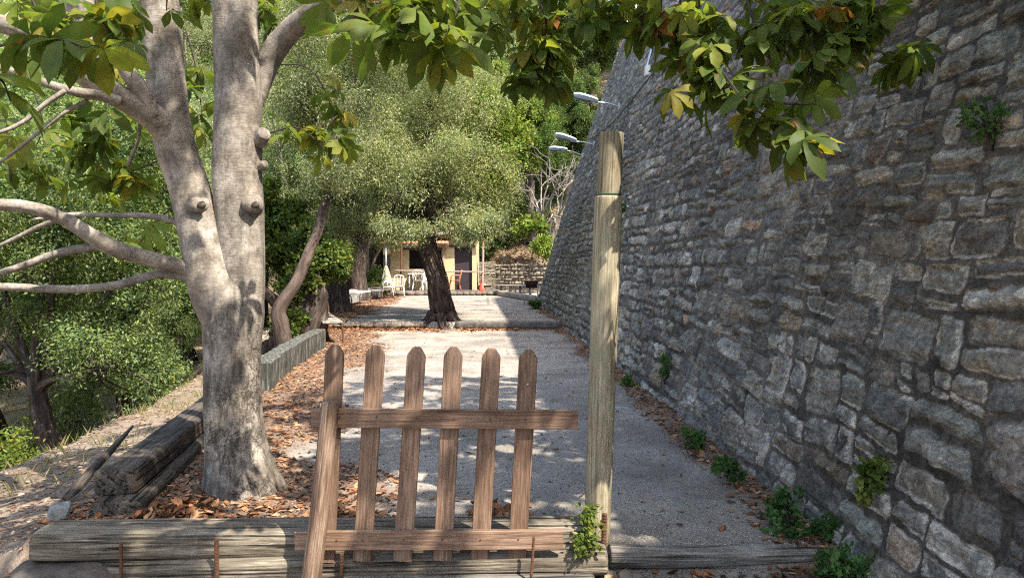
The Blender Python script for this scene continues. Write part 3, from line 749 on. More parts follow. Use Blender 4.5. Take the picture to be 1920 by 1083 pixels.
# rebar stakes
RG = 'rusty iron bars driven in front of the timbers'
def rebar(px, p0, p1, d, r, lab, px2=None):
    a = at(px, p0, d); b = at(px2 or px, p1, d - .01); mb = MB()
    tube(mb, [b, a * .5 + b * .5, a], r, 12, 40, lambda t, s, q: 1 + .16 * (np.sin(s * 420 + t) > .4) + .1 * fbm(s * 30, t, seed=4))
    tag(mb.build('iron_bar', MAT['rust'], origin=tuple(b)), lab, 'iron bar', RG)
rebar(227, 1016, 1130, 3.50, .0075, 'rusty iron bar nearest the left end of the front timber')
rebar(406, 1010, 1130, 3.49, .0105, 'thick rusty iron bar halfway along the left of the gate')
rebar(641, 1036, 1130, 3.47, .009, 'rusty twisted bar seen under the gate beside the brown stake', 639)
rebar(1001, 1005, 1130, 3.42, .006, 'thin rusty bar standing before the right end of the gate rail', 993)
rebar(1134, 962, 1062, 3.64, .012, 'brown iron tube against the foot of the tall pole', 1130)
#=====TREE=====
# ------------------------------------------------------------------ big horse chestnut
TD = 4.5
tree = thing('horse_chestnut_tree', 'big pale-barked tree with forked trunk and large palmate leaves, left of the gate', 'tree', at(448, 928, TD))
def limb_pts(L):
    P = np.array([at(a, b, d) for a, b, w_, d in L]); r = np.array([w_ * d / F / 2 for a, b, w_, d in L]); return P, r
def bd(seed, a=.06, b=.03):
    return lambda t, s, r: 1 + a * fbm(s * 2.2, np.cos(t) * 1.3, np.sin(t) * 1.3, seed=seed) + b * fbm(s * 7, np.cos(t) * 4, np.sin(t) * 4, seed=seed + 3)
mb = MB()
base = [(452, 965, 186, TD), (453, 925, 158, TD), (449, 885, 130, TD), (442, 830, 111, TD), (438, 760, 105, TD), (437, 690, 103, TD), (437, 630, 106, TD), (438, 585, 112, TD), (438, 548, 100, 4.53), (438, 515, 66, 4.58), (438, 490, 30, 4.62)]
P, r = limb_pts(base)
def flare(t, s, rr):
    k = np.exp(-s / .16)
    rt = 1 + k * .42 * (np.sin(t * 4 + 1.1) * .5 + np.sin(t * 7 + .3) * .35) + .05 * fbm(s * 2.2, np.cos(t) * 1.6, np.sin(t) * 1.6, seed=5) + .025 * fbm(s * 7, np.cos(t) * 5, np.sin(t) * 5, seed=6)
    return rt + .03 * np.sin(t * 5 + s * .8) * sstep(.2, .8, s)
tube(mb, P, r, 72, 12, flare)
cm = mb.C[-1]; z_ = mb.V[-1][:, 2]; cm[:, :3] = (sstep(1.75, .75, z_))[:, None]
def stem(L, seed, ns=48, seg=10, a=.05, b=.02):
    P, r = limb_pts(L); tube(mb, P, r, ns, seg, bd(seed, a, b)); mb.C[-1][:, :3] = 0.0
stem([(418, 620, 60, 4.46), (408, 560, 92, 4.46), (392, 500, 86, 4.46), (372, 420, 76, 4.46), (354, 350, 72, 4.46), (332, 285, 72, 4.45), (318, 215, 70, 4.44), (309, 120, 68, 4.42), (302, 40, 70, 4.42), (296, -60, 62, 4.4), (290, -260, 50, 4.4), (300, -500, 38, 4.4), (330, -760, 20, 4.3)], 11)
stem([(455, 640, 60, 4.53), (452, 560, 84, 4.53), (452, 480, 86, 4.52), (449, 400, 90, 4.52), (445, 330, 90, 4.52), (446, 250, 88, 4.52), (446, 160, 84, 4.52), (442, 60, 80, 4.52), (440, -40, 80, 4.52), (440, -240, 62, 4.5), (450, -480, 44, 4.4), (470, -800, 20, 4.2)], 17)
# knots and cut stubs
def knot(px, py, d, rx, out, seed):
    p = at(px, py, d); q = p + np.array(out); tube(mb, [p, p * .4 + q * .6, q], [rx * 1.25, rx, rx * .85], 18, 6, bd(seed, .12, .06)); mb.C[-1][:, :3] = 0
knot(472, 384, 4.48, .055, (.03, -.115, .0), 31); knot(376, 384, 4.42, .050, (.0, -.105, -.01), 32); knot(484, 262, 4.5, .045, (.055, -.05, .03), 33); knot(488, 312, 4.5, .025, (.04, -.03, .01), 34)
mb.build('trunk', MAT['bark'], tree)
mb = MB()
for (a_, b_, d_, rr_) in ((477, 384, 4.362, .022), (376, 384, 4.314, .024)):
    p = at(a_, b_, d_); mb = MB(); tube(mb, [p + [0, .02, 0], p - [0, .006, 0]], [rr_, rr_ * .8], 14, 2, bd(7, .3, .1)); mb.build('knot_hole', MAT['dark_wood'], tree)
LIMBS = {
 'C': [(470, 215, 30, 4.55), (484, 165, 40, 4.6), (505, 110, 44, 4.6), (540, 62, 42, 4.55), (590, 22, 40, 4.4), (660, -28, 38, 4.2), (800, -110, 32, 3.9), (960, -190, 28, 3.6), (1150, -230, 22, 3.4), (1400, -240, 18, 3.2), (1700, -260, 12, 3.0)],
 'D': [(325, 275, 40, 4.42), (300, 232, 50, 4.36), (262, 203, 46, 4.25), (215, 176, 42, 4.15), (172, 152, 38, 4.05), (130, 120, 38, 3.95), (85, 82, 40, 3.9), (30, 50, 42, 3.8), (-60, 20, 40, 3.7), (-200, -40, 32, 3.6), (-420, -120, 20, 3.4)],
 'D2': [(285, 218, 30, 4.28), (268, 175, 34, 4.22), (240, 138, 28, 4.15), (222, 118, 16, 4.1), (208, 108, 5, 4.08), (207, 96, 3, 4.07)],
 'E': [(225, 190, 20, 4.12), (190, 180, 20, 4.05), (150, 174, 18, 3.95), (110, 164, 16, 3.9), (60, 147, 15, 3.85), (-10, 124, 13, 3.8), (-150, 90, 8, 3.7)],
 'F': [(122, 170, 10, 3.9), (85, 195, 9, 3.85), (45, 228, 8, 3.8), (0, 248, 7, 3.75), (-60, 262, 5, 3.7)],
 'G': [(165, 188, 9, 4.0), (120, 212, 8, 3.95), (70, 250, 7, 3.9), (20, 290, 6, 3.85), (-40, 330, 4, 3.8)],
 'H': [(166, 160, 26, 4.3), (168, 100, 30, 4.3), (166, 40, 30, 4.35), (160, -40, 26, 4.4), (150, -220, 18, 4.4)],
 'H2': [(160, 50, 20, 4.5), (130, 10, 26, 4.6), (95, -30, 28, 4.6), (20, -120, 22, 4.6)],
 'I': [(372, 520, 20, 4.45), (345, 502, 27, 4.4), (300, 490, 28, 4.3), (250, 477, 28, 4.2), (202, 460, 31, 4.1), (165, 438, 28, 4.02), (118, 409, 26, 3.95), (60, 390, 24, 3.85), (0, 384, 22, 3.75), (-100, 392, 18, 3.6), (-260, 420, 10, 3.4)],
 'J': [(200, 462, 12, 4.1), (150, 466, 16, 4.05), (100, 477, 15, 4.0), (50, 496, 14, 3.95), (0, 512, 12, 3.9), (-80, 540, 8, 3.85)],
 'K': [(380, 528, 18, 4.45), (345, 518, 18, 4.42), (300, 513, 17, 4.38), (262, 522, 16, 4.34), (210, 536, 16, 4.3), (120, 542, 15, 4.2), (0, 537, 14, 4.1), (-120, 540, 9, 4.0)],
 'L': [(345, 428, 12, 4.5), (318, 412, 12, 4.5), (270, 404, 11, 4.5), (210, 404, 9, 4.5), (130, 402, 8, 4.5), (60, 412, 5, 4.4)],
 'L2': [(118, 409, 9, 3.97), (75, 424, 9, 4.0), (30, 446, 8, 4.0), (-30, 474, 6, 4.0)],
 'N': [(240, 310, 7, 4.9), (260, 260, 6, 4.7), (262, 205, 6, 4.4)],
}
for k, L in LIMBS.items():
    mb = MB(); P, r = limb_pts(L); tube(mb, P, r, 28 if L[0][2] > 15 or L[2][2] > 18 else 12, 9, bd(hash(k) % 97 if False else sum(map(ord, k)), .09, .04)); mb.C[-1][:, :3] = 0
    mb.build('limb' if L[2][2] > 13 else 'branch', MAT['bark'], tree)

# leaves -------------------------------------------------------------------
def leaflet(L, W, droop, fold, ns=6):
    u = np.linspace(0, 1, ns); wp = np.interp(u, [0, .12, .35, .6, .8, .93, 1], [.05, .16, .46, .88, 1.0, .72, .0]) * W / 2
    x = u * L; z = -droop * u ** 2 * L
    mid = np.stack([x, 0 * x, z], -1); lf = np.stack([x - .02 * L * (u > .3), wp, z + fold * wp], -1); rt = np.stack([x - .02 * L * (u > .3), -wp, z + fold * wp], -1)
    wv = .02 * L * np.sin(u * 9)
    lf[:, 2] += wv; rt[:, 2] -= wv
    V = np.stack([lf, mid, rt], 1).reshape(-1, 3); Fs = []
    for i in range(ns - 1):
        a = i * 3; Fs += [(a, a + 1, a + 4, a + 3), (a + 1, a + 2, a + 5, a + 4)]
    return V, np.array(Fs)
def chestnut_template(r, ns=6, n=7):
    Vs = []; Fs = []; k = 0
    angs = {7: [-118, -78, -38, 0, 38, 78, 118], 5: [-80, -40, 0, 40, 80]}[n]
    for a in angs:
        L = (1 - .42 * (abs(a) / 118) ** 1.3) * r.uniform(.9, 1.08); a2 = R(a + r.uniform(-7, 7))
        V, Fq = leaflet(L, L * .45, r.uniform(.25, .95), r.uniform(.15, .5), ns)
        p = r.uniform(-.25, .12); cp, sp_ = math.cos(p), math.sin(p)
        V = V @ np.array([[cp, 0, -sp_], [0, 1, 0], [sp_, 0, cp]])
        c_, s_ = math.cos(a2), math.sin(a2); V = V @ np.array([[c_, s_, 0], [-s_, c_, 0], [0, 0, 1]])
        Vs.append(V); Fs.append(Fq + k); k += len(V)
    return np.vstack(Vs), np.vstack(Fs)
rt = np.random.default_rng(99)
TEMPL = [chestnut_template(rt, 7, 7 if i % 2 else 5) for i in range(8)]
TEMPL_LO = [chestnut_template(rt, 4, 5) for i in range(4)]
def frames(n, r, tilt, lean_dir=None):
    """random leaf frames: X along leaf (mostly outward, down), Z normal mostly up"""
    a = r.uniform(0, 2 * math.pi, n); pit = r.normal(-.35, .3, n)
    X = np.stack([np.cos(a) * np.cos(pit), np.sin(a) * np.cos(pit), np.sin(pit)], -1)
    U = norm(np.array([0, 0, 1.]) + r.normal(0, tilt, (n, 3)))
    Y = norm(np.cross(U, X)); Z = np.cross(X, Y); return np.stack([X, Y, Z], 1)
def place_leaves(mb, templ, pos, Fr, size, cols):
    for k, (V, Fq) in enumerate(templ):
        m = np.arange(len(pos)) % len(templ) == k
        if not m.any(): continue
        p = pos[m]; n = len(p); W = np.einsum('vk,nkj->nvj', V, Fr[m]) * size[m][:, None, None] + p[:, None, :]
        FF = (Fq[None] + (np.arange(n) * len(V))[:, None, None]).reshape(-1, Fq.shape[1])
        mb.add(W.reshape(-1, 3), FF, np.repeat(cols[m], len(V), 0))
def chestnut_cols(n, r, bright=0.0):
    pal = np.array([[.055, .09, .018], [.075, .12, .022], [.10, .145, .025], [.15, .18, .03], [.20, .19, .03], [.22, .10, .03]])
    pr = np.array([.28, .32, .22, .12, .045, .012]); 
    pal = pal * np.array([1.38, 1.26, 1.3])
    c = pal[r.choice(6, n, p=pr / pr.sum())] * r.uniform(.8, 1.2, (n, 1)); return np.hstack([c * (1 + bright), np.ones((n, 1))])
# clusters: twig polyline in pixels+depth, count, leaf size, spread
TW = [
 ([(820, -90, 3.0), (790, -10, 2.75), (750, 35, 2.65), (715, 75, 2.6)], 13, .17, .10),
 ([(860, -80, 3.0), (860, 0, 2.8), (850, 40, 2.75), (835, 85, 2.7)], 12, .16, .10),
 ([(900, -60, 3.4), (900, 10, 3.3), (915, 50, 3.25)], 9, .12, .10),
 ([(960, -80, 4.2), (1010, 0, 4.1), (1025, 60, 4.1), (1005, 110, 4.05), (990, 160, 4.0)], 26, .16, .12),
 ([(1015, 50, 4.1), (1022, 100, 4.1), (1015, 150, 4.1)], 10, .15, .08),
 ([(1090, -70, 4.2), (1090, 0, 4.1), (1100, 30, 4.1), (1090, 50, 4.05)], 13, .15, .13),
 ([(1150, -70, 4.2), (1165, 0, 4.1), (1170, 45, 4.05)], 11, .16, .14),
 ([(950, -60, 4.0), (960, 0, 4.0), (950, 40, 4.0)], 10, .15, .14),
 ([(1230, -80, 3.9), (1240, 0, 3.8), (1235, 60, 3.75)], 12, .15, .13),
 ([(1300, -80, 3.6), (1310, 0, 3.6), (1320, 70, 3.55), (1340, 130, 3.5), (1350, 180, 3.45)], 30, .15, .12),
 ([(1340, 130, 3.5), (1300, 160, 3.4), (1260, 165, 3.35)], 8, .13, .08),
 ([(1330, 100, 3.55), (1380, 170, 3.3), (1430, 215, 3.15), (1470, 250, 3.05), (1505, 275, 3.0)], 17, .155, .08),
 ([(1400, 180, 3.2), (1425, 165, 3.1), (1440, 160, 3.05)], 3, .15, .03),
 ([(1400, 190, 3.2), (1480, 195, 3.1), (1530, 195, 3.05)], 5, .13, .06),
 ([(1380, -80, 3.7), (1430, 0, 3.6), (1500, 45, 3.5), (1570, 75, 3.45), (1640, 95, 3.4), (1690, 110, 3.35)], 36, .145, .13),
 ([(1500, 45, 3.5), (1530, 100, 3.4), (1540, 140, 3.35)], 9, .15, .10),
 ([(1480, -80, 3.7), (1540, -10, 3.6), (1600, 20, 3.5), (1650, 40, 3.5)], 22, .145, .13),
 ([(1400, 0, 3.7), (1420, 60, 3.6), (1430, 100, 3.5)], 12, .14, .12),
 ([(700, -70, 3.2), (690, -10, 3.1), (660, 20, 3.1)], 6, .13, .10),
 ([(1200, -70, 4.0), (1205, 0, 3.9), (1200, 50, 3.9)], 14, .15, .13),
 ([(1280, -70, 3.8), (1275, 0, 3.8), (1280, 60, 3.8), (1270, 100, 3.8)], 18, .15, .13),
 ([(1420, -70, 3.9), (1470, 0, 3.9), (1510, 70, 3.9)], 18, .15, .15),
 ([(1050, -60, 4.3), (1050, 0, 4.3), (1040, 40, 4.3)], 14, .15, .15),
 ([(780, -60, 3.3), (760, 0, 3.2), (740, 30, 3.2)], 10, .14, .12),
 ([(660, -60, 3.6), (650, -10, 3.6), (630, 20, 3.6)], 3, .14, .08),
 # left side, in front of the limbs
 ([(-60, 100, 3.0), (30, 80, 2.9), (110, 75, 2.8), (160, 90, 2.75)], 9, .16, .10),
 ([(40, -60, 3.2), (60, 0, 3.2), (80, 50, 3.2), (60, 100, 3.1)], 14, .15, .15),
 ([(180, -60, 3.4), (180, 0, 3.4), (190, 50, 3.3), (215, 85, 3.2)], 14, .15, .13),
 ([(245, -60, 3.6), (235, -10, 3.6), (225, 20, 3.6)], 6, .14, .10),
 ([(-40, 180, 2.6), (0, 150, 2.6), (20, 190, 2.6)], 3, .16, .06),
 ([(330, -60, 3.8), (315, -10, 3.7), (312, 20, 3.6)], 1, .16, .02),
 ([(375, -60, 5.0), (372, -10, 5.0), (368, 30, 5.0)], 7, .13, .08),
 ([(490, -60, 4.9), (500, 0, 4.9), (510, 30, 4.9)], 9, .15, .14),
 # behind the tree
 ([(300, 200, 5.6), (220, 240, 5.5), (150, 290, 5.4), (90, 340, 5.3)], 26, .17, .22),
 ([(300, 300, 5.6), (230, 330, 5.6), (170, 370, 5.5)], 14, .17, .2),
 ([(60, 160, 5.3), (80, 240, 5.3), (40, 320, 5.3)], 14, .17, .22),
 ([(330, 380, 5.4), (290, 420, 5.4), (250, 470, 5.4)], 8, .17, .16),
 ([(200, 170, 4.6), (205, 210, 4.5), (230, 215, 4.4)], 5, .15, .10),
 ([(500, 250, 5.3), (560, 240, 5.3), (610, 280, 5.3)], 12, .15, .18),
 ([(520, 120, 5.6), (580, 130, 5.6), (620, 200, 5.6), (620, 290, 5.6)], 14, .15, .18),
 ([(350, 60, 5.4), (370, 140, 5.4), (380, 230, 5.4)], 12, .17, .22),
 ([(250, 40, 5.4), (200, 100, 5.4), (120, 130, 5.4)], 22, .17, .25),
 ([(20, 340, 4.2), (10, 200, 4.2)], 5, .15, .14),
]
rl = np.random.default_rng(2024)
lm = MB(); tm = MB()
for (pl, n, sz, spr) in TW:
    n = max(1, int(n * .74))
    P = np.array([at(*p) for p in pl]); Q = catmull(P, 10)
    tm = MB(); tube(tm, P, np.linspace(.007, .0025, len(P)), 6, 8, bd(3, .2, .1)); tm.C[-1][:, :3] = 0
    tt = rl.uniform(.25, 1, n) ** .8; tt[-1] = 1.0; idx = (tt * (len(Q) - 1)).astype(int)
    A = Q[idx]; off = rl.normal(0, 1, (n, 3)); off = norm(off) * rl.uniform(.4, 1.2, (n, 1)) * spr; off[:, 2] *= .55
    pos = A + off
    for a0, p0 in zip(A, pos): tube(tm, [a0, a0 * .5 + p0 * .5 + [0, 0, .012], p0], .0016, 4, 2, cap=False)
    tm.build('twig', MAT['dark_wood'], tree)
    place_leaves(lm, TEMPL, pos, frames(n, rl, .45), sz * rl.uniform(.75, 1.15, n), chestnut_cols(n, rl))
lm.build('leaves', MAT['chestnut_leaf'], tree)
# upper crown above the picture: unseen leaves kept or dropped to shape the dappled shade
NC = 32000
cx = rl.uniform(-6.5, 5.6, NC); cy = rl.uniform(-5.5, 7.4, NC); cz = rl.uniform(3.6, 8.6, NC)
gx = cx - cz * SUN[0] / SUN[2]; gy = cy - cz * SUN[1] / SUN[2]        # where the leaf's shadow falls
dn = fbm(gx * 1.5, gy * 1.3, seed=61, o=4)
thr = np.where((gy < 3.95) & (gx < .52), .08, np.where(gx > -.5, -.42, np.where(gx > -1.5, -.27, .0)))
thr = thr + .9 * sstep(8.9, 10.0, gy) * sstep(-1.0, -.2, -np.abs(gx) * 0 - .1) + .25 * sstep(-3.4, -5.5, gx)
gap = fbm(gx * 4.2, gy * 4.2, seed=67, o=2) > np.where(((gy > 3.95) & (gx > -.5)) | (gx > .52), np.where((gx < .45) & (gy > 4.2) & (gy < 5.8), .22, .36), .12)      # little sun flecks
ok = (cz > 1.5 + .40 * np.maximum(cy, 0) + .45) & (dn > thr) & ~gap
ok &= (cx < wall_x(cy) + BAT * cz - .2) | (cz > wall_h(cy) + .25)
for (hx, hy, hz, hr) in ((1.35, 3.05, 2.1, .06), (.47, 3.76, 2.2, .10), (.50, 3.76, 1.2, .10), (.36, 3.6, .25, .16), (-.1, 3.6, .2, .16), (-1.45, 4.35, .3, .12), (-1.55, 4.35, 1.9, .12), (-1.4, 4.35, 2.6, .14), (-1.5, 3.8, .2, .2), (-1.38, 4.3, .15, .13), (-1.42, 4.3, .6, .10), (-1.40, 4.3, 1.0, .12), (-1.48, 4.3, 1.4, .09), (-1.45, 4.3, 2.2, .12), (-1.75, 4.3, 1.7, .08), (.50, 3.72, .7, .08), (.53, 3.72, 1.7, .09), (.55, 3.72, 2.5, .09), (-.9, 4.6, .15, .16), (-1.2, 3.6, .2, .14)):  # gaps cut through the unseen leaves along sun rays to light chosen spots
    t = (cz - hz) / SUN[2]
    ok &= ~(np.hypot(cx - hx - SUN[0] * t, cy - hy - SUN[1] * t) < hr + .10)
ok &= rl.random(NC) < .55
pos = np.stack([cx, cy, cz], -1)[ok]; n = len(pos)
cm_ = MB(); place_leaves(cm_, TEMPL_LO, pos, frames(n, rl, .5), .21 * rl.uniform(.8, 1.2, n), chestnut_cols(n, rl))
cm_.build('crown', MAT['chestnut_leaf'], tree)

# ------------------------------------------------------------------ generic trees
def leaf_quads(mb, pos, X, Z, L, W, cols):
    Y = norm(np.cross(Z, X)); n = len(pos)
    L = L[:, None]; W = W[:, None]
    V = np.stack([pos, pos + X * L * .5 + Y * W * .5 + Z * W * .12, pos + X * L, pos + X * L * .5 - Y * W * .5 + Z * W * .12], 1)
    Fq = (np.arange(n) * 4)[:, None] + np.arange(4)[None]
    mb.add(V.reshape(-1, 3), Fq, np.repeat(cols, 4, 0))
OLIVE = np.array([1.52, 1.42, 1.32]) * np.array([[.13, .155, .095], [.17, .19, .125], [.095, .125, .07], [.23, .245, .18], [.15, .18, .08]])
OAK = np.array([[.055, .085, .03], [.08, .115, .035], [.04, .065, .025], [.12, .15, .05]])
LIME = np.array([[.13, .19, .035], [.17, .22, .05], [.10, .15, .03], [.24, .24, .06]])
BLUE = np.array([1.15, 1.18, 1.1]) * np.array([[.095, .13, .065], [.13, .17, .085], [.065, .095, .05], [.18, .21, .10], [.16, .20, .055]])
def crown(mb, lobes, ncl, per, L, W, pal, r, droop=.3, csp=.3, tips=None):
    lobes = np.asarray(lobes, float); vol = lobes[:, 3] * lobes[:, 4] * lobes[:, 5]
    k = r.choice(len(lobes), ncl, p=vol / vol.sum())
    d = norm(r.normal(0, 1, (ncl, 3)))
    if ncl >= 250:
        K = ncl // 22; kk = r.choice(len(lobes), K, p=vol / vol.sum()); ds = norm(r.normal(0, 1, (K, 3))); rs = r.uniform(.2, 1.0, K) ** .4
        sc_ = lobes[kk, :3] + ds * rs[:, None] * lobes[kk, 3:]; sr = r.uniform(.16, .34, K) * lobes[kk, 3:].mean(1) + .08
        ki = r.integers(0, K, ncl); d = norm(d + .5 * ds[ki] + np.array([0, 0, .25]))
        cc = sc_[ki] + d * (r.uniform(.3, 1, ncl) ** .5 * sr[ki])[:, None]; csp = csp * .72
    else:
        rad = r.uniform(.25, 1.0, ncl) ** .45
        cc = lobes[k, :3] + d * rad[:, None] * lobes[k, 3:]
    cc += .25 * np.stack([fbm(cc[:, 0] * 1.3, cc[:, 1] * 1.3, cc[:, 2] * 1.3, seed=s) for s in (1, 2, 3)], -1)
    keep = (fbm(cc[:, 0] * .9, cc[:, 1] * .9, cc[:, 2] * .9, seed=71, o=2) > -.2) | (ncl < 250); cc = cc[keep]; d = d[keep]; n = len(cc)
    tone = r.uniform(.65, 1.35, n); hue = r.random((n, 1)) 
    m = r.integers(int(per * .5), int(per * 1.5), n); ii = np.repeat(np.arange(n), m); N = len(ii)
    # sprays: leaves along little twigs
    tw = norm(d + r.normal(0, .6, (n, 3)) + np.array([0, 0, -droop])); u = r.uniform(-.6, 1, N)
    pos = cc[ii] + tw[ii] * u[:, None] * csp * 1.3 + r.normal(0, 1, (N, 3)) * csp * .42
    X = norm(tw[ii] * .7 + r.normal(0, .75, (N, 3)) + np.array([0, 0, -droop * .6])); Z = norm(r.normal(0, .7, (N, 3)) + np.array([0, 0, .8]))
    c = pal[r.integers(0, len(pal), N)] * (tone[ii] * r.uniform(.82, 1.2, N))[:, None]
    c = c * (1 + (hue[ii] - .5) * np.array([.25, .05, -.1]))
    leaf_quads(mb, pos, X, Z, L * r.uniform(.7, 1.3, N), W * r.uniform(.7, 1.3, N), np.hstack([c, np.ones((N, 1))]))
    return cc
def branches(mb, root_pts, root_r, lobes, r, nper=5, cc=None, thin=.012):
    top = np.asarray(root_pts[-1], float)
    tube(mb, root_pts, root_r, 18, 6, bd(int(r.integers(99)), .16, .10))
    fork = np.asarray(root_pts[-2], float) * .3 + top * .7
    for lb in lobes:
        c = np.asarray(lb[:3], float); mid = fork * .5 + c * .5 + r.normal(0, .18, 3) + [0, 0, -.1]
        r0_ = root_r[-1] * .7
        tube(mb, [fork, mid, c], [r0_, r0_ * .55, r0_ * .3], 9, 5, bd(int(r.integers(99)), .15, .1))
        if cc is not None and len(cc):
            dist = np.linalg.norm(cc - c, axis=1); near = np.argsort(dist)[:60]; pick = r.choice(near, min(nper, len(near)), replace=False)
            for p in cc[pick]:
                q = c * .6 + mid * .4; tube(mb, [q, q * .5 + p * .5 + r.normal(0, .12, 3), p], [r0_ * .28, r0_ * .16, thin * .4], 5, 4)
def make_tree(name, label, loc, H, lobes, trunk, tr, pal, seed, ncl=900, per=60, L=.085, W=.026, bark='olive_bark', group=None, droop=.3, csp=.3, nper=7, cat='tree'):
    """lobes and trunk are given relative to loc"""
    r = np.random.default_rng(seed); t = thing(name, label, cat, loc, group); o = np.asarray(loc, float)
    lob = [tuple(np.array(l[:3]) + o) + tuple(l[3:]) for l in lobes]
    L *= .86; W *= .86; per = int(per * 1.3)
    mb = MB(); cc = crown(mb, lob, ncl, per, L, W, pal, r, droop, csp); mb.build('crown', MAT['leaf'], t, smooth=False)
    mb = MB(); branches(mb, [np.array(p) + o for p in trunk], tr, lob, r, nper, cc); mb.build('trunk', MAT[bark], t)
    return t
def dup(root, loc, rz, s, label=None):
    q = root.copy(); C.objects.link(q); q.location = tuple(float(v) for v in loc); q.rotation_euler = (0, 0, rz); q.scale = (s, s, s)
    q['_o'] = [float(v) for v in loc]
    if label: q['label'] = label
    for ch in list(root.children):
        c = ch.copy(); C.objects.link(c); c.parent = q
    return q
#=====OLIVE=====
# centre olive with hollow gnarled trunk
ob_ = at(828, 610, 16.9); ob_[2] = .2
oc = thing('olive_tree', 'old olive with a split dark trunk standing at the step in front of the hut', 'tree', ob_)
TR = [at(832, 622, 16.9), at(830, 600, 16.9), at(824, 560, 16.9), at(820, 525, 16.9), at(812, 490, 16.9), at(803, 458, 16.9), at(799, 430, 16.9), at(797, 395, 16.9)]
def gn(t, s, r):
    k = np.exp(-s / .3)
    tw = t + s * .8
    return 1 + .13 * np.sin(tw * 3 + 1) + .11 * np.sin(tw * 7 + 2 * fbm(s * 1.3, s * 0, seed=4)) + .22 * fbm(s * 1.6, np.cos(tw) * 3.2, np.sin(tw) * 3.2, seed=4) + .08 * np.sin(tw * 17 + 3 * fbm(s * 2, s * 0, seed=9)) + k * .35 * np.sin(t * 5 + .8) - .3 * np.exp(-(np.angle(np.exp(1j * (t - 4.6 + s * .25))) / .20) ** 2) * sstep(.25, .6, s) * sstep(2.6, 1.9, s)
mb = MB(); tube(mb, TR, [.42, .27, .225, .22, .20, .175, .17, .13], 96, 14, gn); mb.build('trunk', MAT['olive_bark'], oc)
mb = MB()
for k in range(7):
    a = k * .9 + .3; p0 = ob_ + [0, 0, .16]; e = ob_ + np.array([math.cos(a) * .75, math.sin(a) * .6, -.06])
    tube(mb, [p0 + [math.cos(a) * .2, math.sin(a) * .2, .06], (p0 + e) / 2 + [0, 0, -.01], e], [.14, .085, .03], 12, 6, bd(k, .3, .15))
mb.build('root', MAT['olive_bark'], oc)
r = np.random.default_rng(40)
lob = [tuple(at(830, 90, 18.5)) + (1.7, 1.5, 1.4), tuple(at(800, 300, 17.3)) + (1.45, 1.5, 1.5), tuple(at(720, 260, 17.5)) + (1.1, 1.3, 1.3), tuple(at(880, 300, 17.3)) + (.95, 1.2, 1.35), tuple(at(800, 180, 18)) + (1.7, 1.6, 1.5), tuple(at(870, 380, 16.3)) + (.65, .6, .55), tuple(at(742, 370, 16.6)) + (.8, .7, .6), tuple(at(700, 395, 16.8)) + (.5, .6, .45), tuple(at(880, 170, 18.5)) + (1.1, 1.2, 1.3), tuple(at(890, 415, 16.1)) + (.35, .4, .25), tuple(at(765, 402, 16.2)) + (.55, .5, .32), tuple(at(870, 408, 16.4)) + (.6, .5, .22), tuple(at(925, 400, 16.8)) + (.45, .5, .3), tuple(at(730, 412, 16.6)) + (.5, .5, .25), tuple(at(850, 400, 15.9)) + (.5, .4, .3), tuple(at(812, 365, 16.0)) + (.75, .5, .55), tuple(at(770, 330, 16.2)) + (.8, .6, .6)]
mb = MB(); cc = crown(mb, lob, 2500, 66, .072, .019, OLIVE * np.array([1.12, 1.1, 1.02]), r, .6, .36)
crown(mb, [tuple(at(a, b_, 15.9)) + (.30, .3, .2) for a, b_ in ((852, 428), (878, 426), (898, 430), (762, 432), (780, 430), (735, 426), (870, 434), (925, 414))], 230, 60, .07, .02, OLIVE * 1.1, r, .8, .16)
crown(mb, [tuple(at(915, 300, 18.0)) + (.6, .7, .9), tuple(at(930, 220, 18.2)) + (.6, .7, .7)], 240, 50, .085, .05, LIME * 1.05, r, .4, .26)
mb.build('crown', MAT['leaf'], oc, smooth=False)
mb = MB(); branches(mb, TR[-2:], [.16, .12], lob, r, 12, cc); mb.build('limbs', MAT['olive_bark'], oc)

# left terrace trees
GL = lambda x, y: float(ground_z(np.array([x]), np.array([y]), False)[0])
# leaning trunk tree behind the low wall
b = at(535, 655, 11.8)
make_tree('leaning_olive_tree', 'olive with a bare leaning pinkish trunk behind the low concrete wall', b, 6,
 [tuple(at(640, 140, 12.5) - b) + (1.1, 1.2, 1.1), tuple(at(560, 70, 12.8) - b) + (1.2, 1.3, 1.1), tuple(at(600, 290, 12.6) - b) + (.75, .8, .6), tuple(at(690, 60, 13) - b) + (1.0, 1.0, 1.0)],
 [(0, 0, -.1), tuple(at(527, 610, 11.7) - b), tuple(at(524, 578, 11.7) - b), tuple(at(556, 528, 11.8) - b), tuple(at(580, 470, 12) - b), tuple(at(600, 420, 12.1) - b), tuple(at(618, 330, 12.3) - b), tuple(at(622, 220, 12.4) - b)],
 [.16, .13, .11, .095, .085, .08, .065, .045], OLIVE * .9, 51, 1000, 64, .072, .020, 'mid_bark', nper=10)
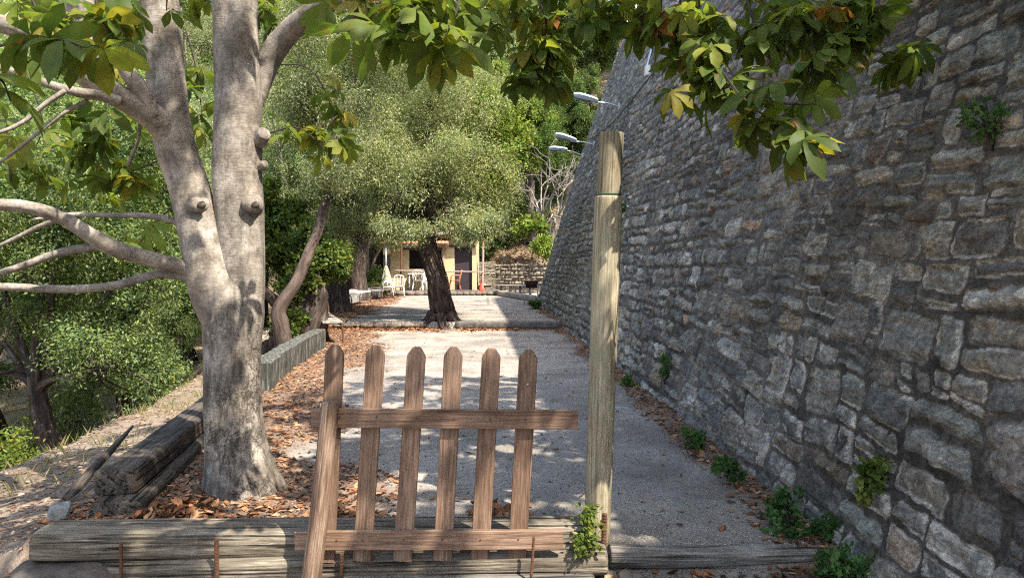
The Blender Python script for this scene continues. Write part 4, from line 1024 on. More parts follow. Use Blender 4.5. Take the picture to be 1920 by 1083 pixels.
# ivy-clad stump
b = at(572, 640, 13.6)
st_ = thing('ivy_stump', 'broad ivy-covered old trunk behind the end of the low concrete wall', 'tree', b)
mb = MB(); tube(mb, [b + [-.25, 0, -.3], b + [-.1, 0, .3], at(575, 560, 13.7), at(580, 510, 13.8), at(570, 470, 13.9)], [.55, .42, .36, .30, .18], 48, 14, gn)
tube(mb, [b + [-.2, 0, 0], at(545, 600, 13.5), at(510, 560, 13.4), at(480, 530, 13.3)], [.2, .14, .10, .06], 16, 8, bd(5, .2, .1)); mb.build('trunk', MAT['olive_bark'], st_)
r = np.random.default_rng(44); mb = MB()
crown(mb, [tuple(at(535, 430, 13.8)) + (.75, .6, .75), tuple(at(520, 510, 13.6)) + (.45, .4, .45), tuple(at(560, 560, 13.3)) + (.3, .3, .5), tuple(at(600, 480, 13.8)) + (.4, .4, .35), tuple(at(545, 620, 13.2)) + (.25, .2, .3), tuple(at(560, 380, 14.5)) + (.7, .7, .5)], 620, 60, .075, .06, np.vstack([OAK * 1.3, LIME * .8]), r, .3, .16)
mb.build('ivy', MAT['leaf'], st_, smooth=False)
# olive with upright trunk on the upper terrace
b = at(634, 578, 20.2); b[2] = .22
tG = make_tree('olive_tree', 'olive with a stout upright trunk at the left of the upper terrace', b, 6,
 [(0, .3, 4.3, 1.5, 1.4, 1.1), (-1.1, .5, 3.6, 1.1, 1.2, .9), (1.1, .6, 4.0, 1.1, 1.1, 1.0), (.4, 0, 3.0, .8, .8, .5), (0, .2, 5.5, 1.3, 1.3, 1.1), (1.2, .1, 2.5, .55, .6, .45)],
 [(0, 0, -.2), (-.02, 0, .5), (0, 0, 1.2), (-.08, 0, 1.9), (-.25, 0, 2.6)], [.42, .33, .29, .30, .17], OLIVE * np.array([.72, .85, .72]), 61, 1500, 62, .085, .026, nper=10)
b2 = at(600, 572, 24); b2[2] = -.1
dup(tG, b2, 2.1, .95, 'darker olive just behind and left of the upright terrace olive')
b3 = at(672, 560, 27); b3[2] = .2
dup(tG, b3, 4.0, 1.0, 'olive behind the pale bench, with its trunk leaning over the low stone wall')
b4 = at(706, 560, 36); b4[2] = 0
dup(tG, b4, 5.0, 1.15, 'olive rising behind the left corner of the hut')

# variants for the hillside
vA = make_tree('olive_tree', 'near dark bushy tree with three stems at the far left, below the bank', (-6.9, 11.0, GL(-6.9, 11.0)), 6,
 [(0, 0, 3.2, 1.7, 1.6, 1.3), (-1.3, .4, 2.6, 1.3, 1.3, 1.1), (1.2, .3, 2.7, 1.2, 1.2, 1.0), (.2, -.3, 4.6, 1.5, 1.5, 1.2), (-1.0, 0, 4.3, 1.2, 1.2, 1.1), (1.2, -.4, 1.8, .8, .8, .55), (-1.3, -.4, 1.6, .8, .8, .5), (1.6, .2, 3.9, 1, 1, .9)],
 [(.2, 0, -.2), (.1, 0, .4), (-.1, 0, .9), (-.2, 0, 1.6)], [.24, .17, .15, .11], BLUE * 1.0, 71, 1500, 62, .075, .030, nper=9)
vB = make_tree('olive_tree', 'slender dark-trunked tree standing on the pale scree left of the big trunk', at(236, 812, 15.5), 7,
 [(0, 0, 3.6, 1.6, 1.6, 1.2), (-1.2, .4, 3.2, 1.2, 1.2, 1.0), (1.1, .3, 3.0, 1.2, 1.2, .9), (0, .3, 5.2, 1.5, 1.5, 1.3), (.9, 0, 4.6, 1.1, 1.1, 1.1), (-.9, 0, 5.6, 1.1, 1.1, 1.1), (.4, 0, 6.8, 1.1, 1.1, 1.0)],
 [(0, 0, -.3), (0, 0, .5), (.05, 0, 1.2), (0, 0, 2.2), (0, 0, 3.0)], [.17, .13, .11, .10, .08], BLUE * np.array([1.2, 1.25, 1.0]), 72, 1700, 62, .080, .028, 'dark_wood', nper=9)
vC = make_tree('olive_tree', 'pale-trunked olive on the scree, right of the slender dark-trunked one', at(284, 790, 17.5), 7,
 [(0, 0, 4.2, 1.7, 1.6, 1.4), (-1.2, .5, 4.0, 1.3, 1.3, 1.2), (1.3, .3, 4.1, 1.3, 1.3, 1.2), (.3, .3, 5.8, 1.6, 1.6, 1.3), (-.8, 0, 6.9, 1.2, 1.2, 1.1), (1.2, 0, 2.9, .9, .9, .6)],
 [(0, 0, -.3), (0, 0, .5), (-.05, 0, 1.4), (0, 0, 2.6)], [.20, .17, .16, .12], OLIVE * 1.0, 73, 1700, 62, .080, .022, 'pale_bark', nper=9)
vD = make_tree('leafy_tree', 'fresh yellow-green leafy tree beside the pale olive, in front of the hillside', (-1.3, 37.0, 2.0), 6,
 [(1.6, .2, 5.9, 1.5, 1.4, 1.6), (-.9, 0, 5.0, 1.7, 1.5, 1.7), (.5, 0, 7.6, 2.0, 1.6, 1.8)],
 [(0, 2, -.3), (-.2, 1.5, 1.5), (0, .4, 3.0)], [.15, .12, .08], LIME, 74, 1700, 60, .11, .07, 'pine_bark', nper=7)
vE = make_tree('holm_oak_tree', 'dark dense evergreen behind the right corner of the hut', (.3, 40.0, 2.6), 9,
 [(0, 0, 5.2, 2.3, 2.2, 1.9), (-1.8, .4, 4.4, 1.8, 1.8, 1.4), (1.7, .3, 4.3, 1.8, 1.8, 1.5), (.2, .3, 7.3, 2.0, 2.0, 1.6), (.5, -.5, 3.0, 1.5, 1.3, .8), (-1.3, 0, 6.4, 1.6, 1.6, 1.4)],
 [(0, 0, -.4), (0, 0, 1), (.2, 0, 2.4), (0, 0, 3.6)], [.32, .26, .22, .15], OAK * 1.1, 75, 2000, 62, .12, .065, 'pine_bark', nper=9)
BG = 'trees on the hillside in the background'
for v in (vA, vB, vC, vE): v['group'] = BG
near = [ # x, y, scale, variant, label
 (-9.5, 13.5, 1.15, vA, 'dark bushy tree at the left edge, behind the three-stemmed one'),
 (-9.7, 21.5, 1.0, vC, 'olive above the small stump on the dry grass'),
 (-8.0, 24.0, 1.1, vB, 'olive beyond the small stump, seen left of the big trunk'),
 (-13.0, 18.0, 1.3, vC, 'tall pale olive high in the left background'),
 (-12.0, 27.0, 1.4, vA, 'bluish bushy tree deep in the left valley'),
 (-17.0, 24.0, 1.5, vB, 'tall tree at the far left of the valley'),
 (-6.5, 28.5, 1.2, vC, 'pale olive beyond the low stone wall of the upper terrace'),
 (-9.5, 32.0, 1.4, vB, 'tree rising left of the hut behind the terrace olives'),
 (-13.5, 36.0, 1.6, vC, 'big pale olive in the distance between the two forked stems'),
 (-4.2, 38.5, 1.3, vC, 'pale olive directly behind the hut roof'),
 (-1.8, 42.0, 1.25, vB, 'tree behind the hut, right of the pale olive there'),
 (-7.0, 42.0, 1.5, vC, 'tall olive behind the left half of the hut'),
 (-11.6, 15.8, .9, vB, 'greener small tree between the dark bushy ones at the left'),
 (-5.6, 19.5, .8, vC, 'small olive just outside the terrace wall behind the ivy-covered trunk'),
 (-8.9, 17.9, .62, vA, 'low bushy tree on the scree between the slender tree and the big trunk'),
 (-7.6, 14.4, .55, vA, 'low leafy tree just beyond the three-stemmed one, near the bank'),
 (-11.2, 19.6, .85, vB, 'green tree low on the slope, left of the pale-trunked olive'),
 (-13.2, 22.5, .95, vA, 'spreading bush-like tree lower down the valley side'),
 (-10.6, 26.5, 1.0, vA, 'leafy tree behind the small dead stump'),
 (-15.5, 29.0, 1.3, vC, 'olive deep in the valley behind the spreading tree'),
 (3.2, 44.0, 1.0, vE, 'dark evergreen nearest to the lamps on the wall'),
 (-2.2, 47.0, 1.25, vE, 'tall dark evergreen high behind the yellow-green tree'),
 (1.2, 50.0, 1.3, vC, 'pale olive high on the slope above the dark evergreens'),
]
rb = random.Random(4)
for (x, y, s, v, lab) in near: 
    o = dup(v, (x, y, GL(x, y) - .1), rb.uniform(0, 6.28), s, lab); o['group'] = BG
# further rows up the hillside
k = 0
spots = []
for (yy, n, x0, x1) in ((50, 5, -22, -5), (58, 7, -34, 9), (68, 8, -44, 12), (80, 9, -56, 16), (95, 9, -66, 20), (30, 3, -26, -16), (40, 4, -32, -17)):
    for i in range(n):
        spots.append((x0 + (x1 - x0) * (i + .5) / n + rb.uniform(-1.6, 1.6), yy + rb.uniform(-3, 3)))
for (x, y) in spots:
    v = rb.choice([vA, vB, vC, vC, vB, vE]); s = rb.uniform(1.5, 2.1) * (1 + (y > 60) * .45)
    kd = {vA.name: 'bushy blue-green tree', vB.name: 'tall green tree', vC.name: 'pale grey-green olive', vE.name: 'dark dense evergreen'}[v.name]
    wh = 'far up the left hillside' if x < -14 else 'far behind the hut on the hillside'
    o = dup(v, (x, y, GL(x, y) - .3), rb.uniform(0, 6.28), s, kd + ' ' + wh); o['group'] = 'trees ' + wh + ', ' + kd
# small dead stump
b = at(333, 735, 21); b[2] = GL(b[0], b[1])
mb = MB(); tube(mb, [b + [0, 0, -.1], b + [0, 0, .35], b + [-.08, 0, .5]], [.13, .11, .08], 10, 5, bd(4, .2, .1))
for e in ((-.45, 0, .9), (.3, 0, 1.0), (.42, .1, .72), (-.1, .1, .95)): tube(mb, [b + [-.03, 0, .4], b + np.array(e) * [.6, 1, .75], b + np.array(e)], [.06, .045, .025], 8, 4, bd(5, .2, .1))
tag(mb.build('dead_stump', MAT['dark_wood'], origin=tuple(b)), 'small dead pollarded stump on the dry grass left of the big trunk', 'stump')
# bare branching tree near the lamps
b = at(1030, 470, 36); b[2] = 2.0
mb = MB(); rr_ = np.random.default_rng(9)
def grow(p, d, L, r_, depth):
    q = p + d * L + rr_.normal(0, .06 * L, 3); tube(mb, [p, (p + q) / 2 + rr_.normal(0, .05 * L, 3), q], [r_, r_ * .85, r_ * .65], 6, 4)
    if depth:
        for _ in range(3 if depth > 2 else 2):
            grow(q, norm(d + rr_.normal(0, .55, 3)), L * rr_.uniform(.6, .85), r_ * .62, depth - 1)
for a in range(4): grow(b, norm(np.array([rr_.uniform(-.7, .3), rr_.uniform(-.3, .3), 1.0])), 1.9, .075, 4)
tag(mb.build('bare_tree', MAT['pale_bark'], origin=tuple(b)), 'pale leafless branching tree left of the lamps on the wall', 'tree')
# brown trunk tree on the slope
b = at(1002, 440, 37); b[2] = 2.0
make_tree('brown_trunk_tree', 'tree with a leaning brown trunk on the slope behind the barbecue', b, 7,
 [(-.8, .4, 5.2, 1.3, 1.2, .9), (.3, .3, 5.8, 1.2, 1.2, 1.0), (-.4, .5, 7.0, 1.3, 1.2, 1.0), (-1.6, 0, 4.2, .8, .8, .6)],
 [(0, 0, -.6), (-.05, 0, 1), (-.2, 0, 2.4), (-.1, 0, 3.8)], [.30, .25, .20, .13], OAK * np.array([1.3, 1.35, 1.1]), 82, 700, 55, .11, .055, 'pine_bark', nper=6)
# bushes
def bush(name, label, p, rad, pal, seed, n, per, L, W, cat='bush', csp=.12, droop=0.1, h=1.0, group=None):
    r = np.random.default_rng(seed); p = np.asarray(p, float); mb = MB()
    t = thing(name, label, cat, p, group)
    cc = crown(mb, [(p[0], p[1], p[2] + rad * h * .8, rad, rad * .8, rad * h)], n, per, L, W, pal, r, droop, csp); mb.build('foliage', MAT['leaf'], t, smooth=False)
    mb = MB()
    for c in cc[:: max(1, len(cc) // 9)]: tube(mb, [p - [0, 0, .05], p * .6 + c * .4 + [0, 0, .02], c], [.004 + rad * .02, .003 + rad * .012, .002], 5, 3)
    mb.build('stems', MAT['dark_wood'], t); return t
p = at(1020, 478, 33.5); bush('yellow_bush', 'bright yellow-green bush above the rubble wall beside the tall wall', p, .40, LIME * 1.35, 90, 60, 40, .13, .07, h=1.15)
p = at(992, 440, 34.5); bush('leafy_shrub', 'light green large-leaved shrub in front of the brown trunk', p, .75, LIME * .95, 91, 36, 26, .24, .13, h=.8)
for k, (a, b_, d, rd, lab) in enumerate(((960, 470, 37, 1.2, 'dark shrub right beside the hut on the slope'), (930, 440, 38.5, 1.7, 'dark shrub behind the right post of the hut'), (1000, 430, 41, 1.9, 'dark shrub on the slope behind the yellow-green bush'), (905, 470, 37, 1.3, 'dark shrub between the hut wall and the slope'), (690, 520, 31.5, .8, 'dark shrub at the foot of the olives left of the hut'))):
    p = at(a, b_, d); p[2] = GL(p[0], p[1]); bush('dark_shrub', lab, p, rd, OAK * .85, 100 + k, 150, 50, .10, .055, csp=.25, group='dark shrubs round the hut')
#=====HUT=====
# ------------------------------------------------------------------ hut
HD = 33.0
def hx(px, d=HD): return at(px, 500, d)[0]
def hz(py, d=HD): return at(960, py, d)[2]
hut = thing('hut', 'small ochre rendered hut with dark doorway and serving window at the end of the path', 'hut', (-3.5, HD, .45))
X0, X1 = hx(732), hx(893); z0 = .36; DZ = hz(542)
xd0, xd1, xw0, xw1 = hx(852), hx(885), hx(766.5), hx(828); zt = hz(463); zw0, zw1 = hz(504), hz(468)
def wallpanel(mb, xa, xb, za, zb, y=HD, th=.22): box(mb, ((xa + xb) / 2, y + th / 2, (za + zb) / 2), (xb - xa, th, zb - za), bev=.004)
mb = MB()
wallpanel(mb, X0, xw0, z0, 2.75); wallpanel(mb, xw0, xw1, z0, zw0); wallpanel(mb, xw0, xw1, zw1, 2.78); wallpanel(mb, xw1, xd0, z0, 2.9)
wallpanel(mb, xd0, xd1, zt, 3.0); wallpanel(mb, xd1, X1, z0, 3.1)
box(mb, (X0 + .11, HD + 1.62, (z0 + 2.7) / 2), (.22, 2.8, 2.7 - z0), bev=.004); box(mb, (X1 - .11, HD + 1.62, (z0 + 3.05) / 2), (.22, 2.8, 3.05 - z0), bev=.004); box(mb, ((X0 + X1) / 2, HD + 3.1, (z0 + 2.7) / 2), (X1 - X0, .2, 2.7 - z0), bev=.004)
mb.build('wall', MAT['render'], hut, smooth=False)
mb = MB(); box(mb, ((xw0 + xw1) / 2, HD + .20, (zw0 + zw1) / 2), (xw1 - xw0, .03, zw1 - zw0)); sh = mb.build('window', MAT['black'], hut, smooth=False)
for zz in (zw0 + .3, zw0 + .6):
    mb = MB(); box(mb, ((xw0 + xw1) / 2, HD + .175, zz), (xw1 - xw0, .02, .02)); mb.build('slat', MAT['door'], sh, smooth=False)
mb = MB(); box(mb, ((xd0 + xd1) / 2, HD + .16, (z0 + zt) / 2), (xd1 - xd0, .05, zt - z0)); dr = mb.build('door', MAT['door'], hut, smooth=False)
mb = MB(); box(mb, (xd0 + .1, HD + .12, 1.35), (.03, .04, .12)); mb.build('handle', MAT['steel'], dr)
for (a, b_, c, d) in ((757, 830, 465, 468.5), (842.6, 891, 459, 463)):
    mb = MB(); box(mb, ((hx(a) + hx(b_)) / 2, HD - .03, (hz(c) + hz(d)) / 2), (hx(b_) - hx(a), .1, hz(c) - hz(d)), bev=.01); mb.build('lintel', MAT['dark_wood'], hut, smooth=False)
# roofs with ridges of tiles
def tiled(mb, x0_, x1_, ya, yb, za, zb, slope_x=0.0, n=20):
    for i in range(n):
        xa = x0_ + (x1_ - x0_) * (i + .5) / n; rr = abs(x1_ - x0_) / n * .52; zz = slope_x * (xa - x0_)
        tube(mb, [(xa, ya, za + zz), (xa, (ya + yb) / 2, (za + zb) / 2 + zz), (xa, yb, zb + zz)], [rr, rr * .95, rr * .9], 10, 3, flat=.5)
mb = MB(); sl_ = (hz(430) - hz(446)) / (hx(905) - hx(715)); tiled(mb, hx(712), hx(896), HD - .55, HD + 3.4, hz(446) + .05, hz(446) + .55, sl_, 26); mb.build('roof', MAT['tile'], hut)
mb = MB(); tube(mb, [(hx(714), HD - .50, hz(449)), (hx(850), HD - .50, hz(437)), (hx(936), HD - .5, hz(425))], [.07, .07, .075], 12, 6, bd(2, .08, .05), n_sup=5); mb.build('fascia_beam', MAT['plank'], hut)
mb = MB(); tiled(mb, hx(716), hx(843), HD - .75, HD + .02, hz(457), hz(449), 0, 18); mb.build('awning', MAT['tile'], hut)
mb = MB(); box(mb, ((hx(716) + hx(843)) / 2, HD - .36, hz(455.5) - .06), (hx(843) - hx(716), .72, .05)); mb.build('awning_board', MAT['post'], hut, smooth=False)
mb = MB(); box(mb, (hx(831.6), HD - .05, (z0 + 2.4) / 2), (.09, .09, 2.4 - z0)); mb.build('pipe', MAT['post'], hut, smooth=False)
mb = MB(); box(mb, (X0 - .02, HD + .75, 1.75), (.05, .8, 1.3)); wf = mb.build('side_window', MAT['white'], hut, smooth=False)
mb = MB(); box(mb, (X0 - .05, HD + .75, 1.75), (.02, .55, 1.05)); mb.build('pane', MAT['lens'], wf, smooth=False)
# porch posts and rail
PD = 31.95
for (px, t_, b_, rr, lab) in ((906.5, 432, 543, .05, 'faded pink wooden post at the right corner of the hut porch'), (753, 447, 541, .038, 'thin rusty post in front of the hut window, left side')):
    mb = MB(); p1 = at(px, t_, PD); p0 = at(px - 2, b_, PD); p0[2] = .40; tube(mb, [p0, p0 * .5 + p1 * .5, p1], rr, 12, 8, bd(3, .06, .05))
    tag(mb.build('porch_post', MAT['post'] if rr > .04 else MAT['rust'], origin=tuple(p0)), lab, 'post', 'posts of the hut porch')
mb = MB(); p0, p1 = at(739, 507, PD - .05), at(906, 509.6, PD - .05); tube(mb, [p0, (p0 + p1) / 2, p1], .045, 12, 8, bd(4, .06, .04), n_sup=5, up=(0, 0, 1), flat=.6)
tag(mb.build('porch_rail', MAT['post'], origin=tuple(p0)), 'long horizontal wooden rail in front of the hut', 'rail')
# deck edge
mb = MB(); x = -6.1; r0 = np.random.default_rng(15)
while x < -.55:
    wd = r0.uniform(.22, .42); rock(mb, (x + wd / 2, 31.75 + r0.uniform(-.02, .02), .36), wd * .56, int(r0.integers(999)), .55, 7, sz=(1, .8, .95)); x += wd
tag(mb.build('stone_kerb', MAT['kerbstone'], origin=(-3.5, 31.7, .3)), 'stone kerb raising the hut porch above the terrace', 'kerb')
mb = MB(); box(mb, (-3.35, 33.1, .42), (5.5, 2.5, .1), bev=.01)
tag(mb.build('porch_slab', MAT['concrete'], smooth=False), 'concrete slab under the hut and its chairs', 'slab')
# plastic chair
def chair(name, label, p, rz, mat, s=1.0, group=None):
    t = thing(name, label, 'chair', p, group); t.rotation_euler = (0, 0, rz); t.scale = (s, s, s)
    t['_o'] = [0, 0, 0]
    mb = MB(); box(mb, (0, 0, .43), (.44, .42, .025), bev=.01); box(mb, (0, -.205, .405), (.42, .02, .05)); mb.build('seat', mat, t, smooth=False)
    for sx in (-1, 1):
        for sy in (-1, 1):
            mb = MB(); tube(mb, [(sx * .19, sy * .18, .43), (sx * .21, sy * .215, .2), (sx * .235, sy * .25, 0)], [.024, .021, .018], 8, 3, n_sup=4); mb.build('leg', mat, t)
    bk = [(-.20, .19, .43), (-.215, .24, .65), (-.17, .285, .84), (0, .30, .89), (.17, .285, .84), (.215, .24, .65), (.20, .19, .43)]
    mb = MB(); tube(mb, bk, .020, 8, 5, n_sup=3)
    for xx in (-.07, .07): tube(mb, [(xx, .20, .44), (xx * .9, .25, .66), (xx * 1.1, .295, .875)], .013, 6, 4, n_sup=3)
    tube(mb, [(-.06, .248, .63), (.06, .248, .63)], .012, 6, 2)
    mb.build('backrest', mat, t)
    for sx in (-1, 1):
        mb = MB(); tube(mb, [(sx * .22, .235, .64), (sx * .25, .05, .66), (sx * .245, -.14, .64), (sx * .215, -.19, .43)], [.017, .02, .02, .016], 8, 4, n_sup=3); mb.build('armrest', mat, t)
    return t
CG = 'white plastic chairs by the hut'
p = at(748, 555, 30.6); p[2] = .27; chair('plastic_chair', 'white plastic chair standing on the gravel, left of the others', p, R(188), MAT['white'], 1.0, CG)
p = at(786, 545, 32.3); p[2] = .475; chair('plastic_chair', 'white plastic chair beside the white table on the porch', p, R(170), MAT['white'], 1.0, CG)
p = at(802, 545, 32.45); p[2] = .475; chair('plastic_chair', 'white plastic chair on the porch half hidden behind the olive trunk', p, R(195), MAT['white'], 1.0, CG)
p = at(727, 553, 30.3); p[2] = .27; chair('plastic_chair', 'white plastic chair seen from the side at the left end of the terrace', p, R(-80), MAT['white'], .95, CG)
p = at(853, 543, 32.35); p[2] = .475; chair('plastic_chair', 'orange-brown plastic chair in front of the dark hut door', p, R(-82), MAT['orange'])
# table
p = at(783, 543, 32.7); p[2] = .475
t = thing('plastic_table', 'white plastic table on the porch under the serving window', 'table', p)
mb = MB(); box(mb, p + [0, 0, .72], (.8, .55, .03), bev=.008); mb.build('table_top', MAT['white'], t, smooth=False)
for sx in (-1, 1):
    for sy in (-1, 1):
        mb = MB(); tube(mb, [p + [sx * .33, sy * .2, .71], p + [sx * .35, sy * .22, 0]], .02, 8, 2, n_sup=4); mb.build('leg', MAT['white'], t)
# cone
p = at(903, 543, 31.99); p[2] = .41
t = thing('traffic_cone', 'red traffic cone at the foot of the pink porch post', 'cone', p)
mb = MB(); tube(mb, [p + [0, 0, .04], p + [0, 0, .3], p + [0, 0, .52]], [.13, .075, .03], 20, 4); mb.build('cone_body', MAT['red'], t)
mb = MB(); box(mb, p + [0, 0, .02], (.34, .34, .035), bev=.01); mb.build('base', MAT['red'], t, smooth=False)
# folded parasol
p = at(724, 545, 31.6); p[2] = .3
t = thing('folded_parasol', 'faded closed parasol standing by the left corner of the hut', 'parasol', p)
mb = MB(); tube(mb, [p, p + [0, 0, 2.0]], .02, 8, 2); mb.build('pole', MAT['steel'], t)
mb = MB(); tube(mb, [p + [0, 0, .25], p + [0, 0, .6], p + [0, 0, 1.0], p + [0, 0, 1.25]], [.24, .22, .13, .04], 28, 8, lambda t_, s, r_: 1 + .16 * np.sin(t_ * 8 + s)); mb.build('canopy', MAT['fabric'], t)
mb = MB(); tube(mb, [p, p + [0, 0, .08]], [.22, .2], 16, 2); mb.build('base', MAT['concrete'], t)
# benches
def tube_bench(label, a, b, zs, w_, mat, group='benches along the left edge', rear=True):
    a = np.asarray(a, float); b = np.asarray(b, float); t = thing('bench', label, 'bench', (a[0], a[1], a[2]), group)
    d = norm(np.append((b - a)[:2], 0)); n = np.array([-d[1], d[0], 0]); L = np.linalg.norm((b - a)[:2]); rz = math.atan2(d[1], d[0]); c = (a + b) / 2
    mb = MB(); box(mb, (c[0], c[1], a[2] + zs), (L, w_, .045), rz=rz, bev=.01); mb.build('seat', mat, t, smooth=False)
    for k, u in enumerate((.05, .95)):
        q = a + d * L * u; h = zs + (.22 if (rear and k) else -.035); mb = MB()
        tube(mb, [q + n * (w_ / 2 + .01), q + n * (w_ / 2 + .01) + [0, 0, h - .1], q + n * (w_ / 2 - .06) + [0, 0, h], q - n * (w_ / 2 - .06) + [0, 0, h], q - n * (w_ / 2 + .01) + [0, 0, h - .1], q - n * (w_ / 2 + .01)], .016, 8, 5); mb.build('leg_frame', MAT['rust'], t)
tube_bench('weathered plank bench on bent rusty tubes at the far end of the low concrete wall', (-3.22, 13.3, .1), (-4.25, 16.3, .1), .40, .36, MAT['plank'])
tube_bench('pale bench by the upright olive on the upper terrace', (-4.98, 25.3, .25), (-5.05, 22.3, .25), .42, .34, MAT['white'], rear=False)
tube_bench('small grey bench near the parasol at the far end of the terrace', (-5.0, 29.6, .25), (-5.1, 27.7, .25), .36, .34, MAT['plank'])
# rusty wire basket
p = at(728, 552, 29.3); p[2] = .27
mb = MB()
for zz, rr in ((.02, .2), (.2, .26), (.38, .3)):
    ring = [p + np.array([rr * math.cos(a), rr * math.sin(a), zz]) for a in np.linspace(0, 2 * math.pi, 14)]; tube(mb, ring, .014, 5, 2, cap=False)
for a in np.linspace(0, 2 * math.pi, 12, endpoint=False): tube(mb, [p + [.2 * math.cos(a), .2 * math.sin(a), .02], p + [.3 * math.cos(a), .3 * math.sin(a), .38]], .009, 5, 2)
tag(mb.build('wire_basket', MAT['rust'], origin=tuple(p)), 'rusty round wire basket in front of the white side-on chair', 'basket')
# planter kerb, low bench and rubble wall at the right
mb = MB(); tube(mb, [(-.55, 31.6, .37), (.1, 29.0, .37), (.78, 26.3, .37)], .11, 20, 10, lambda t, s, r: 1 + .05 * fbm(s * 4, t * 2, seed=9), n_sup=6, up=(0, 0, 1), flat=1.1)
tag(mb.build('timber_kerb', MAT['plank'], origin=(-.5, 31.6, .3)), 'raised timber kerb running from the hut porch to the barbecue', 'kerb')
t = thing('low_bench', 'low plank bench on short stumps behind the barbecue', 'bench', (.1, 31.0, .4))
mb = MB(); box(mb, (.12, 31.0, .72), (2.0, .36, .05), rz=-.75, bev=.01); mb.build('seat', MAT['plank'], t, smooth=False)
for u in (-.8, -.25, .3, .85):
    mb = MB(); q = np.array([.12 + u * math.cos(-.75), 31.0 + u * math.sin(-.75), .3]); tube(mb, [q, q + [0, 0, .4]], .06, 10, 3, bd(3, .1, .05)); mb.build('stump_leg', MAT['plank'], t)
# barbecue
p = at(996, 572, 24.2); p[2] = .27
t = thing('barbecue', 'half-drum barbecue on four thin legs beside the tall stone wall', 'barbecue', p)
zb = hz(527, 24.2); cz_ = zb
mb = MB(); n1, n2 = 14, 18; V = []; 
for i in range(n1 + 1):
    xx = -.22 + .44 * i / n1; e = 1 if 0 < i < n1 else .92
    for j in range(n2 + 1):
        a = math.pi * j / n2; V.append((p[0] + xx, p[1] - math.cos(a) * .2 * e, cz_ - math.sin(a) * .22 * e))
Fs = [(i * (n2 + 1) + j, (i + 1) * (n2 + 1) + j, (i + 1) * (n2 + 1) + j + 1, i * (n2 + 1) + j + 1) for i in range(n1) for j in range(n2)]
Fs += [tuple(range(n2, -1, -1)), tuple(n1 * (n2 + 1) + j for j in range(n2 + 1))]
mb.add(V, Fs); box(mb, (p[0], p[1], cz_ - .03), (.42, .38, .02)); mb.build('fire_bowl', simple('sooty_steel', (.05, .022, .018), .8, .3, .2), t, smooth=False)
mb = MB(); box(mb, (p[0], p[1] - .2, cz_), (.48, .02, .02)); box(mb, (p[0], p[1] + .2, cz_), (.48, .02, .02)); mb.build('rim', MAT['rust'], t, smooth=False)
for sx in (-1, 1):
    for sy in (-1, 1):
        mb = MB(); tube(mb, [(p[0] + sx * .2, p[1] + sy * .17, cz_ - .02), (p[0] + sx * .22, p[1] + sy * .2, .26)], .012, 6, 2); mb.build('leg', MAT['steel'], t)
# rubble wall behind
def rubble(name, pts, z0, z1, label, seed, hc=.16, wmin=.14, wmax=.45, pale=1.0):
    P = catmull(np.array(pts, float), 60); T = norm(np.gradient(P, axis=0)); N = np.stack([T[:, 1], -T[:, 0]], -1)
    s = np.concatenate([[0], np.cumsum(np.linalg.norm(np.diff(P, axis=0), axis=1))]); zr = np.arange(z0, z1, .022)
    S, Z = np.meshgrid(s, zr); D, RV, _, _ = stone_field(S, Z, seed, hc, wmin, wmax, .01)
    mask = sstep(-.002, .008, D); disp = (.03 + .05 * RV[..., 1]) * sstep(0, .04, D) + mask * fbm(S * 8, Z * 12, seed=3) * .03
    V = np.stack([P[:, 0][None] + N[:, 0][None] * disp, P[:, 1][None] + N[:, 1][None] * disp, Z + .04 * fbm(S * 3, Z * 0, seed=5) * (Z > z1 - .1)], -1)
    col = np.array([.27, .24, .19]) * (.6 + .8 * RV[..., 3:4]) * pale * mask[..., None] + np.array([.09, .075, .055]) * (1 - mask[..., None])
    tv = V[-1] - np.stack([N[:, 0] * .4, N[:, 1] * .4, np.zeros(len(s))], -1); V = np.concatenate([V, tv[None]], 0); col = np.concatenate([col, col[-1:]], 0)
    U = np.concatenate([np.stack([S, Z, disp], -1), np.stack([s, 0 * s + z1 + .4, 0 * s], -1)[None]], 0)
    nr, ns = V.shape[:2]; i, j = np.meshgrid(np.arange(nr - 1), np.arange(ns - 1), indexing='ij')
    Fq = np.stack([i * ns + j, i * ns + j + 1, (i + 1) * ns + j + 1, (i + 1) * ns + j], -1).reshape(-1, 4)
    o = MB().add(V.reshape(-1, 3), Fq, np.concatenate([col, mask_pad(mask)], -1).reshape(-1, 4), U.reshape(-1, 3)).build(name, MAT['wall']); return tag(o, label, 'wall')
def mask_pad(m): return np.concatenate([m, m[-1:]], 0)[..., None]
rubble('rubble_wall', [(-.75, 34.15), (.4, 33.7), (1.6, 33.2), (3.0, 32.6)], .1, 1.62, 'dry rubble stone wall behind the low bench and barbecue', 301, hc=.12, wmin=.1, wmax=.36, pale=.75)
rubble('rubble_wall', [(-1.5, 33.6), (-1.1, 33.85), (-.75, 34.12)], .1, 1.75, 'thin slab stone wall between the hut and the rubble wall', 302, hc=.07, wmin=.2, wmax=.5, pale=.7)
